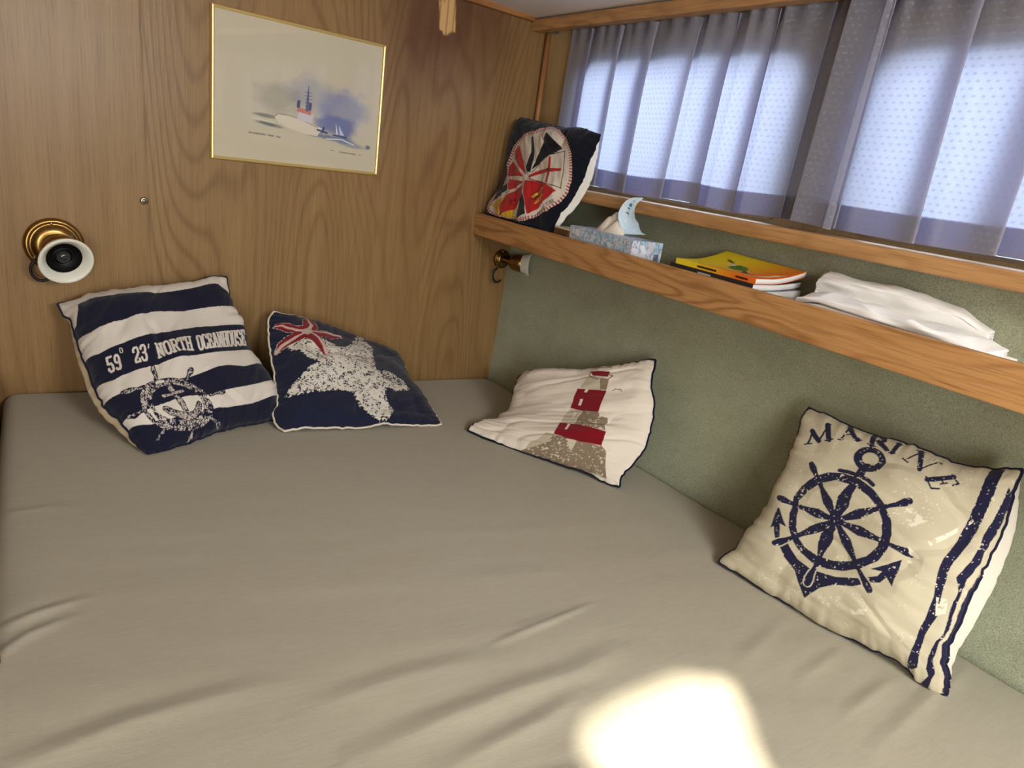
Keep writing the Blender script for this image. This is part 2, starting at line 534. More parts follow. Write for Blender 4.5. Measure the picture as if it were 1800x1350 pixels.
# ceiling hole added to shape the sun patch: its outline slid up the rays
patch = [(-0.79, -1.56), (-0.775, -1.515), (-0.735, -1.482), (-0.656, -1.464), (-0.540, -1.454), (-0.500, -1.462), (-0.482, -1.480),
         (-0.466, -1.478), (-0.446, -1.492), (-0.487, -1.555), (-0.55, -1.63), (-0.60, -1.72), (-0.68, -1.76), (-0.76, -1.70)]
sun_hole = []
for px, py in patch:
    t_ = (1.183 - (-K_T * px + .004)) / 1.15
    sun_hole.append((px - .50 * t_, py - 1.15 * t_))
W3_fill = rrect(-2.95, -2.15, .775, 1.03, .05)  # unseen extra window, added to let side fill into the cabin
W1 = rrect(-.98, -.235, .702, 1.03, .05); W2r = rrect(-1.93, -1.15, .702, 1.025, .05)
wall_r = holed('wall_right', [(.11, .655), (.11, 1.25), (-3.55, 1.25), (-3.55, .655)], [W1, W2r, W3_fill], .03,
               lambda a, b, c: (xw_up(b) + c, a, b), M_PANEL.m)
tag(wall_r, kind='structure')
lin_o = link('fabric_lining', lining_me, M_LIN.m, wall_r, True)
lin_o['label'] = 'sage green velour lining'


def offset(loop, d):
    cy = sum(p[0] for p in loop) / len(loop); cz = sum(p[1] for p in loop) / len(loop)
    r = []
    for p in loop:
        v = Vector((p[0] - cy, p[1] - cz)); v = v * (1 + d / max(v.length, .01)); r.append((cy + v.x, cz + v.y))
    return r


for i, lp in enumerate((W1, W2r, W3_fill)):
    f = holed('window_%d' % (i + 1), offset(lp, .012), [offset(lp, -.004)], .006,
              lambda a, b, c: (xw_up(b) - .006 + c, a, b), M_ALU)
    tag(f, kind='structure')
    bm = bmesh.new(); vs = [bm.verts.new((xw_up(p[1]) + .015, p[0], p[1])) for p in lp]; bm.faces.new(vs)
    r = bmesh.ops.extrude_face_region(bm, geom=bm.faces[:])
    for v in [g for g in r['geom'] if isinstance(g, bmesh.types.BMVert)]: v.co.x += .004
    bm_obj('pane', bm, M_GLASS.m, f)


def trim(name, lo, hi, mat, bev=.004, M=None):
    bm = bmesh.new(); box(bm, lo, hi, bev, 3, M); return tag(bm_obj(name, bm, mat, smooth=False), kind='structure')


trim('trim_1', (-.012, -3.5, 1.126), (.024, -.001, 1.158), M_TRIM.m)                       # pelmet over the curtains
trim('trim_2', (-.020, -3.5, .658), (.090, -.004, .690), M_TRIM.m, .006)                    # window sill
Mw = wallframe()
trim('trim_3', (-2.0, 1.150, .001), (-.013, 1.183, .018), M_TRIMX.m, .005, Mw)              # ceiling batten on the bulkhead
bm = bmesh.new(); lathe(bm, [(.0085, .690), (.0085, 1.128)], Matrix.Translation((.050, -.0105, 0)), 16)
tag(bm_obj('trim_4', bm, M_TRIMZ.m, smooth=True), kind='structure')                        # corner bead

# ceiling with the added, unseen hole that shapes the sun patch
ceil = holed('ceiling', [(-2.4, -3.6), (-2.4, .2), (.10, .2), (.10, -3.6)], [sun_hole], .03,
             lambda a, b, c: (a, b, 1.160 + max(0, -a) * .022 + c), M_CEIL.m)
tag(ceil, kind='structure')
for nm, lo, hi in (('floor', (-2.4, -3.6, -.66), (.4, .2, -.62)), ('wall_left', (-2.40, -3.6, -.62), (-2.36, .0, 1.25)),
                   ('wall_front', (-2.4, -3.64, -.62), (.4, -3.60, 1.25))):
    bm = bmesh.new(); box(bm, lo, hi); tag(bm_obj(nm, bm, M_DARKWOOD.m), kind='structure')

# ------------------------------------------------------------------ bed
M_SHEET = NT('fitted_sheet_cotton', .9, .12)
_n = M_SHEET.noise(M_SHEET.coord('Object', (26, 190, 60), (0, 0, 0), (0, 0, .12)), 1.0, 3, .65)
_n2 = M_SHEET.noise(M_SHEET.coord('Object'), 2.2, 3, .6); _n3 = M_SHEET.noise(M_SHEET.coord('Object', (160, 700, 500), (0, 0, 0), (0, 0, .12)), 1, 2, .6)
_c = M_SHEET.mix(_n, lin(160, 154, 137), lin(180, 174, 157))
_c = M_SHEET.mix(M_SHEET.math('MULTIPLY', _n2, .5), _c, lin(158, 150, 132))
_sp = M_SHEET.math('MULTIPLY', M_SHEET.math('SUBTRACT', _n3, .68, clamp=True), 3, clamp=True)
_c = M_SHEET.mix(_sp, _c, lin(205, 198, 184))
M_SHEET.base(_c); M_SHEET.b.inputs['Sheen Weight'].default_value = .15
M_SHEET.bump(M_SHEET.math('ADD', _n3, _n), .3, .0006)
M_BASE, _ = wood('bunk_wood', lin(150, 112, 70), lin(130, 94, 56), lin(90, 60, 34), 'y', .5, 12)

CREASES = [([(-0.766, -1.286), (-0.657, -1.27), (-0.541, -1.248)], .0035, .007), ([(-0.716, -1.266), (-0.613, -1.252)], .0022, .010),
           ([(-1.037, -1.408), (-0.927, -1.395), (-0.798, -1.383), (-0.684, -1.381), (-.58, -1.36)], .0055, .020), ([(-0.946, -1.462), (-0.84, -1.448), (-0.78, -1.44), (-.70, -1.42)], .0045, .016),
           ([(-1.39, -1.064), (-1.338, -1.035), (-1.28, -1.015)], .0032, .009), ([(-1.385, -1.118), (-1.344, -1.077), (-1.30, -1.055)], .0032, .009),
           ([(-0.36, -1.667), (-0.116, -1.637), (0.047, -1.625)], .0035, .014), ([(-0.33, -1.606), (-0.15, -1.585)], .003, .012),
           ([(-0.34, -1.526), (-0.15, -1.50)], .0022, .012), ([(-1.048, -1.318), (-0.934, -1.305), (-0.788, -1.306)], .0028, .018),
           ([(-.95, -1.50), (-.85, -1.52), (-.78, -1.53)], .004, .012), ([(-0.40, -1.46), (-.33, -1.44), (-.2, -1.40)], .002, .015),
           ([(-1.39, -.75), (-1.30, -.735)], .002, .012), ([(-1.38, -1.30), (-1.25, -1.27), (-1.1, -1.26)], .004, .018)]


def make_mattress():
    nx, ny = 420, 560
    a = np.linspace(0, 1, nx); b = np.linspace(0, 1, ny)
    A, B = np.meshgrid(a, b, indexing='ij')
    yf = -2.35
    Yw = lambda x: x * W2[1] / W2[0]
    X0 = -1.395; X = X0 + (0.0 - X0) * A
    Yn = Yw(X) - .004
    Yv = Yn + (yf - Yn) * B
    xr = 0.048 * np.clip(-Yv, 0, 9) - .004
    X = X0 + (xr - X0) * A
    Yn = Yw(np.minimum(X, 0)) - .004
    Yv = Yn + (yf - Yn) * B
    Zv = -K_T * X
    # rounded edges
    e = np.stack([(X - X0), (xr - X), (Yn - Yv), (Yv - yf)], 0)
    for q, r in zip(e, (.03, .016, .018, .04)):
        t = np.clip(1 - q / r, 0, 1); Zv = Zv - r * (1 - np.sqrt(1 - t * t * .98))
    cr = np.sqrt(np.clip(.075 - (xr - X), 0, 1) ** 2 + np.clip(.075 - (Yn - Yv), 0, 1) ** 2)
    Zv = Zv - np.clip(cr - .075, 0, 1) * .9
    w = np.zeros_like(Zv)
    for pts, amp, wd in CREASES:
        p = np.array(pts); best = np.full(Zv.shape, 9.0); par = np.zeros_like(Zv); sg = np.zeros_like(Zv)
        tot = 0; n = len(p) - 1
        for i in range(n):
            d = p[i + 1] - p[i]; L2 = d @ d
            t = np.clip(((X - p[i, 0]) * d[0] + (Yv - p[i, 1]) * d[1]) / L2, 0, 1)
            qx = X - p[i, 0] - t * d[0]; qy = Yv - p[i, 1] - t * d[1]; dist = np.hypot(qx, qy)
            s = np.sign(d[0] * qy - d[1] * qx)
            m = dist < best; best = np.where(m, dist, best); par = np.where(m, (i + t) / n, par); sg = np.where(m, s, sg)
        env = np.sin(np.clip(par, .04, .96) * np.pi) ** .6
        w += amp * env * (np.exp(-(best / wd) ** 2) - .45 * np.exp(-((best - wd * 1.3 * sg) / (wd * 1.2)) ** 2) * (sg > 0))
    flow = X * .14 + Yv
    w += (fbm(X * 1.6 + 4, flow * 7, 3, 3) - .5) * .0065 * (.35 + np.clip((-Yv - .8) / .8, 0, 1))
    w += (fbm(X * 3 + 4, flow * 16, 2, 7) - .5) * .002
    Zv = Zv + w
    co = np.stack([X, Yv, Zv], -1)
    # skirt down all four sides, closed below
    F = [grid_faces(nx, ny, True)]
    P = co.reshape(-1, 3); idx = np.arange(nx * ny).reshape(nx, ny)
    ring = np.concatenate([idx[:, 0], idx[-1, 1:], idx[-2::-1, -1], idx[0, -2:0:-1]])
    low = P[ring].copy(); low[:, 2] = -.175
    n0 = len(P); m = len(ring); low_i = n0 + np.arange(m)
    P = np.concatenate([P, low, [[-.7, -1.2, -.175]]])
    F.append(np.stack([ring, np.roll(ring, -1), np.roll(low_i, -1), low_i], -1))
    quad = np.concatenate(F)
    me = np_mesh('mattress', P, quad)
    return link('mattress', me, M_SHEET.m, None, True)


mat_o = make_mattress()
tag(mat_o, 'wide bunk mattress under a taupe cotton fitted sheet, creased near the front', 'mattress')

bunk = empty('bunk_bed', (-.7, -1.3, -.62))
tag(bunk, 'built-in wooden bunk whose rounded side board shows at the left picture edge', 'bunk')
bm = bmesh.new(); box(bm, (-1.355, -2.37, -.62), (-.02, -.22, -.18), .003)
bm_obj('platform', bm, M_BASE.m, bunk)
# bunk side board with a rounded end
bm = bmesh.new()
prof = [(-1.44, -.20), (-1.403, -.20), (-1.400, -.85), (-1.388, -1.0), (-1.374, -1.10), (-1.371, -1.122), (-1.375, -1.140), (-1.388, -1.150), (-1.44, -1.150)]
lo_v = [bm.verts.new((x, y, -.62)) for x, y in prof]; hi_v = [bm.verts.new((x, y, .150)) for x, y in prof]
bm.faces.new(lo_v[::-1]); bm.faces.new(hi_v)
for i in range(len(prof)): bm.faces.new((lo_v[i], lo_v[(i + 1) % len(prof)], hi_v[(i + 1) % len(prof)], hi_v[i]))
es = [e for e in bm.edges if all(v.co.z > .1 for v in e.verts)]
bmesh.ops.bevel(bm, geom=es, offset=.008, segments=3, affect='EDGES')
bm_obj('side_board', bm, M_BASE.m, bunk)

# ------------------------------------------------------------------ shelf
M_SHELF, _ = wood('oak_shelf', lin(200, 150, 98), lin(184, 134, 82), lin(128, 82, 42), 'y', .36, 15, fig=1.6, off=(.3, .2, .1))
sh = empty('wall_shelf', (-.04, -1.5, .505))
tag(sh, 'long oak shelf with raised front lip running below the curtained windows', 'shelf')
bm = bmesh.new()
# left end of the plank is scribed to the bulkhead
box(bm, (-.124, -3.2, .506), (.062, -.004, .521), .001)
for v in bm.verts:
    if v.co.y > -.1: v.co.y = v.co.x * W2[1] / W2[0] - .002
bm_obj('shelf_plank', bm, M_SHELF.m, sh)
bm = bmesh.new()
box(bm, (-.142, -3.2, .502), (-.1245, -.0, .5705), 0)
for v in bm.verts:
    if v.co.y > -.1: v.co.y = v.co.x * W2[1] / W2[0] - .002
bmesh.ops.bevel(bm, geom=[e for e in bm.edges if abs(e.verts[0].co.y - e.verts[1].co.y) > 1], offset=.004, segments=3, affect='EDGES', profile=.6)
bm_obj('front_lip', bm, M_SHELF.m, sh)

# cushion seams in cabin coordinates, and print outlines in each cloth's u, v
SEAMS = json.loads('''{"ocean":{"L":[[-1.1485,-0.5511,0.0887],[-1.1625,-0.5292,0.0951],[-1.1721,-0.5082,0.107],[-1.1798,-0.4876,0.1209],[-1.1906,-0.4662,0.1311],[-1.2041,-0.4437,0.1389],[-1.2154,-0.4213,0.1502],[-1.2223,-0.4003,0.1654],[-1.2289,-0.3793,0.1811],[-1.2342,-0.3586,0.1978],[-1.2398,-0.3377,0.2146],[-1.2466,-0.3159,0.2308],[-1.2515,-0.2949,0.2483],[-1.2542,-0.2748,0.2672],[-1.2585,-0.254,0.2847],[-1.2735,-0.2288,0.2938],[-1.2812,-0.2056,0.3105]],"R":[[-0.8389,-0.3783,0.0664],[-0.8389,-0.3671,0.0878],[-0.8414,-0.3545,0.1085],[-0.8435,-0.3421,0.1293],[-0.8485,-0.3282,0.1488],[-0.8569,-0.3128,0.1658],[-0.8684,-0.2963,0.1803],[-0.8799,-0.2797,0.1949],[-0.8914,-0.263,0.2096],[-0.8932,-0.2509,0.2301],[-0.8927,-0.2398,0.2522],[-0.8952,-0.2272,0.2727],[-0.9048,-0.2111,0.2894],[-0.9144,-0.1949,0.3062],[-0.9184,-0.1812,0.3268],[-0.9209,-0.1683,0.348],[-0.9208,-0.1568,0.3702]],"B":[[-1.1485,-0.5511,0.0887],[-1.1323,-0.5427,0.0864],[-1.1158,-0.534,0.0844],[-1.0991,-0.5244,0.0838],[-1.082,-0.5145,0.0831],[-1.0645,-0.5044,0.0825],[-1.0468,-0.4934,0.083],[-1.0288,-0.4821,0.0835],[-1.0102,-0.4705,0.0841],[-0.9912,-0.4588,0.0843],[-0.9711,-0.448,0.0822],[-0.9506,-0.437,0.0801],[-0.9295,-0.4256,0.0779],[-0.9078,-0.4142,0.0753],[-0.8854,-0.4025,0.0725],[-0.8625,-0.3905,0.0697],[-0.8389,-0.3783,0.0664]],"T":[[-1.2812,-0.2056,0.3105],[-1.2611,-0.2034,0.3128],[-1.242,-0.1985,0.32],[-1.2221,-0.194,0.3265],[-1.2012,-0.191,0.3305],[-1.1799,-0.1882,0.3341],[-1.1581,-0.1859,0.3365],[-1.1361,-0.1836,0.339],[-1.1136,-0.1812,0.3415],[-1.0908,-0.1786,0.3444],[-1.0676,-0.1759,0.3475],[-1.044,-0.1731,0.3507],[-1.02,-0.1703,0.3541],[-0.9958,-0.1668,0.3587],[-0.9714,-0.162,0.366],[-0.9464,-0.1582,0.3711],[-0.9208,-0.1568,0.3702]]},"star":{"L":[[-0.8501,-0.4579,0.0672],[-0.8589,-0.4364,0.0703],[-0.863,-0.4154,0.0799],[-0.8606,-0.3977,0.0924],[-0.8493,-0.3858,0.1056],[-0.8429,-0.3698,0.1199],[-0.8431,-0.3497,0.1325],[-0.841,-0.3305,0.1462],[-0.8375,-0.3118,0.1606],[-0.8371,-0.2909,0.1743],[-0.8354,-0.2705,0.1887],[-0.8332,-0.2502,0.2035],[-0.8302,-0.2299,0.2186],[-0.8267,-0.2096,0.2342],[-0.8223,-0.1896,0.2501],[-0.8168,-0.1699,0.2664],[-0.8021,-0.1574,0.2805]],"R":[[-0.4205,-0.4431,0.0363],[-0.4188,-0.4228,0.0399],[-0.417,-0.4021,0.0435],[-0.4153,-0.381,0.0472],[-0.4136,-0.3596,0.0508],[-0.4121,-0.3377,0.0543],[-0.4106,-0.3154,0.0579],[-0.409,-0.2928,0.0616],[-0.4086,-0.2695,0.064],[-0.4091,-0.2454,0.0653],[-0.4095,-0.2211,0.0669],[-0.4061,-0.1974,0.0722],[-0.4027,-0.1733,0.0775],[-0.3982,-0.1494,0.0836],[-0.392,-0.1257,0.0906],[-0.3862,-0.1013,0.0975],[-0.3808,-0.0762,0.1043]],"B":[[-0.8501,-0.4579,0.0672],[-0.8266,-0.4558,0.0689],[-0.8028,-0.454,0.0696],[-0.7785,-0.4536,0.0669],[-0.7537,-0.4532,0.0642],[-0.7285,-0.4528,0.0615],[-0.7028,-0.4524,0.0587],[-0.6767,-0.452,0.0559],[-0.6501,-0.4515,0.053],[-0.6233,-0.4489,0.0553],[-0.596,-0.446,0.0578],[-0.5684,-0.4464,0.0517],[-0.5399,-0.4462,0.0478],[-0.5108,-0.446,0.0439],[-0.4812,-0.4457,0.0399],[-0.4509,-0.4455,0.0358],[-0.4205,-0.4431,0.0363]],"T":[[-0.8021,-0.1574,0.2805],[-0.779,-0.153,0.2727],[-0.7548,-0.148,0.2671],[-0.7301,-0.1429,0.2615],[-0.7056,-0.1382,0.2533],[-0.6806,-0.1335,0.2444],[-0.6556,-0.1289,0.2343],[-0.6302,-0.1242,0.2233],[-0.6043,-0.1195,0.212],[-0.5778,-0.1146,0.2005],[-0.5505,-0.1096,0.1892],[-0.5223,-0.1043,0.1786],[-0.4935,-0.0989,0.1677],[-0.464,-0.0934,0.1566],[-0.4342,-0.0879,0.1443],[-0.4052,-0.0825,0.1281],[-0.3808,-0.0762,0.1043]]},"light":{"L":[[-0.3628,-0.4884,0.0321],[-0.3475,-0.4817,0.0395],[-0.3304,-0.4771,0.0443],[-0.3124,-0.4735,0.0479],[-0.294,-0.4715,0.0476],[-0.2752,-0.4715,0.0425],[-0.2583,-0.4678,0.043],[-0.244,-0.4587,0.0516],[-0.2241,-0.4573,0.0505],[-0.2092,-0.4491,0.0572],[-0.1967,-0.4374,0.068],[-0.1851,-0.4247,0.079],[-0.1741,-0.4114,0.0903],[-0.1629,-0.3978,0.1017],[-0.1505,-0.3849,0.1131],[-0.137,-0.3726,0.1243],[-0.12,-0.3632,0.1342]],"R":[[-0.1431,-0.8753,0.0163],[-0.1364,-0.8665,0.0347],[-0.1231,-0.8632,0.0507],[-0.1051,-0.8644,0.064],[-0.0891,-0.8632,0.0796],[-0.0731,-0.8618,0.0955],[-0.061,-0.8569,0.1132],[-0.0511,-0.85,0.132],[-0.0419,-0.8425,0.1511],[-0.0327,-0.8348,0.1702],[-0.0257,-0.8255,0.1896],[-0.0201,-0.8152,0.2087],[-0.0185,-0.8024,0.2271],[-0.0154,-0.7904,0.2462],[-0.0087,-0.7806,0.2656],[0.0014,-0.7732,0.2853],[0.01,-0.7645,0.3053]],"B":[[-0.3628,-0.4884,0.0321],[-0.3519,-0.5152,0.0227],[-0.3382,-0.5417,0.0187],[-0.3235,-0.5677,0.0171],[-0.3079,-0.5931,0.0184],[-0.2926,-0.6181,0.0197],[-0.2774,-0.6429,0.0207],[-0.2625,-0.6673,0.0217],[-0.2478,-0.6915,0.0226],[-0.2336,-0.7156,0.0224],[-0.2197,-0.7394,0.0221],[-0.2056,-0.7628,0.0226],[-0.1913,-0.7857,0.0244],[-0.1783,-0.8085,0.0233],[-0.1678,-0.8316,0.017],[-0.1563,-0.8544,0.0128],[-0.1431,-0.8753,0.0163]],"T":[[-0.12,-0.3632,0.1342],[-0.1127,-0.3877,0.1537],[-0.1032,-0.4164,0.1653],[-0.094,-0.4447,0.1761],[-0.085,-0.4733,0.1846],[-0.0762,-0.5013,0.1928],[-0.0675,-0.5287,0.2011],[-0.059,-0.5555,0.2096],[-0.0506,-0.5818,0.2179],[-0.0425,-0.6063,0.2291],[-0.0347,-0.6297,0.2418],[-0.0268,-0.6532,0.2529],[-0.019,-0.6764,0.2639],[-0.0115,-0.6987,0.2754],[-0.0041,-0.7205,0.2871],[0.0029,-0.7413,0.2998],[0.01,-0.7645,0.3053]]},"marine":{"L":[[-0.1732,-1.2196,0.0185],[-0.1588,-1.2224,0.0334],[-0.1399,-1.2292,0.0463],[-0.1275,-1.2284,0.0668],[-0.1149,-1.2277,0.0873],[-0.0987,-1.2306,0.1053],[-0.0836,-1.2321,0.1245],[-0.0697,-1.2327,0.1443],[-0.062,-1.2277,0.1668],[-0.0511,-1.2255,0.1881],[-0.037,-1.2261,0.2081],[-0.0281,-1.2221,0.2304],[-0.0197,-1.2176,0.253],[-0.0081,-1.2157,0.2745],[-0.0,-1.2112,0.2967],[0.0062,-1.2051,0.3194],[0.02,-1.2052,0.34]],"R":[[-0.1028,-1.6522,0.0134],[-0.0979,-1.646,0.0366],[-0.0998,-1.6354,0.0589],[-0.0973,-1.6277,0.0815],[-0.0885,-1.6244,0.1045],[-0.0775,-1.6229,0.127],[-0.067,-1.6208,0.1497],[-0.0566,-1.6187,0.1724],[-0.0463,-1.6165,0.1952],[-0.0358,-1.6146,0.2179],[-0.0239,-1.6137,0.2401],[-0.0129,-1.6121,0.2626],[-0.0026,-1.6099,0.2855],[0.005,-1.6055,0.309],[0.0124,-1.6009,0.3326],[0.0191,-1.5958,0.3564],[0.03,-1.5941,0.379]],"B":[[-0.1732,-1.2196,0.0185],[-0.1668,-1.2536,0.0185],[-0.1617,-1.2865,0.0166],[-0.157,-1.3184,0.0143],[-0.1515,-1.3493,0.0137],[-0.1462,-1.3793,0.0133],[-0.1416,-1.4085,0.0116],[-0.1376,-1.4367,0.0094],[-0.132,-1.4641,0.0106],[-0.1255,-1.4905,0.0139],[-0.1201,-1.5164,0.015],[-0.1143,-1.5415,0.0174],[-0.1085,-1.5659,0.0199],[-0.1075,-1.5885,0.0169],[-0.112,-1.6099,0.0059],[-0.1097,-1.6322,0.0031],[-0.1028,-1.6522,0.0134]],"T":[[0.02,-1.2052,0.34],[0.0201,-1.2361,0.3404],[0.0194,-1.2662,0.3387],[0.0188,-1.2953,0.3374],[0.0191,-1.3232,0.3385],[0.0195,-1.3503,0.3394],[0.0202,-1.3764,0.3413],[0.0213,-1.4015,0.3448],[0.0224,-1.4258,0.3482],[0.0222,-1.45,0.3477],[0.0218,-1.4735,0.3468],[0.022,-1.4962,0.3473],[0.0229,-1.5178,0.3502],[0.0244,-1.5383,0.3554],[0.0263,-1.5577,0.3628],[0.0281,-1.5762,0.3708],[0.03,-1.5941,0.379]]},"flags":{"L":[[-0.1187,-0.0394,0.5303],[-0.1162,-0.0382,0.5532],[-0.1138,-0.0368,0.5761],[-0.1093,-0.0371,0.5984],[-0.1011,-0.0405,0.6195],[-0.0901,-0.0466,0.6389],[-0.0791,-0.0527,0.6581],[-0.0749,-0.0528,0.6801],[-0.0713,-0.0524,0.7023],[-0.0701,-0.0503,0.7245],[-0.0687,-0.0483,0.7466],[-0.0666,-0.0468,0.7687],[-0.0645,-0.0454,0.7906],[-0.0601,-0.0458,0.8122],[-0.0555,-0.0462,0.8337],[-0.051,-0.0467,0.855],[-0.0384,-0.0547,0.8715]],"R":[[-0.118,-0.4013,0.5429],[-0.1135,-0.3995,0.5629],[-0.108,-0.3985,0.5827],[-0.1018,-0.3981,0.6022],[-0.0948,-0.3985,0.6212],[-0.0827,-0.4038,0.6368],[-0.0728,-0.4068,0.6541],[-0.0647,-0.4081,0.6727],[-0.0566,-0.4094,0.6912],[-0.0485,-0.4107,0.7097],[-0.042,-0.4106,0.7288],[-0.0358,-0.4103,0.7479],[-0.0303,-0.4095,0.7672],[-0.0244,-0.4089,0.7863],[-0.0174,-0.4094,0.805],[-0.0109,-0.4093,0.8239],[-0.005,-0.4088,0.8429]],"B":[[-0.1187,-0.0394,0.5303],[-0.1186,-0.065,0.5316],[-0.1184,-0.0902,0.5329],[-0.1183,-0.1149,0.5341],[-0.1181,-0.1391,0.5353],[-0.1182,-0.1631,0.5359],[-0.1182,-0.1867,0.5363],[-0.1183,-0.2099,0.5367],[-0.1183,-0.2327,0.5371],[-0.1183,-0.255,0.5378],[-0.1183,-0.277,0.5385],[-0.1182,-0.2986,0.5393],[-0.1182,-0.3198,0.54],[-0.1181,-0.3407,0.5407],[-0.1181,-0.3612,0.5415],[-0.118,-0.3815,0.5422],[-0.118,-0.4013,0.5429]],"T":[[-0.0384,-0.0547,0.8715],[-0.0363,-0.0798,0.8684],[-0.0341,-0.1045,0.8654],[-0.0316,-0.1285,0.8638],[-0.0292,-0.1522,0.8622],[-0.027,-0.1757,0.8599],[-0.025,-0.1989,0.8571],[-0.0229,-0.2217,0.8545],[-0.0207,-0.244,0.8526],[-0.0185,-0.2657,0.8516],[-0.0158,-0.2857,0.855],[-0.0134,-0.3063,0.8555],[-0.0111,-0.327,0.8549],[-0.0089,-0.3475,0.8539],[-0.008,-0.3684,0.8491],[-0.007,-0.389,0.8445],[-0.005,-0.4088,0.8429]]}}''')
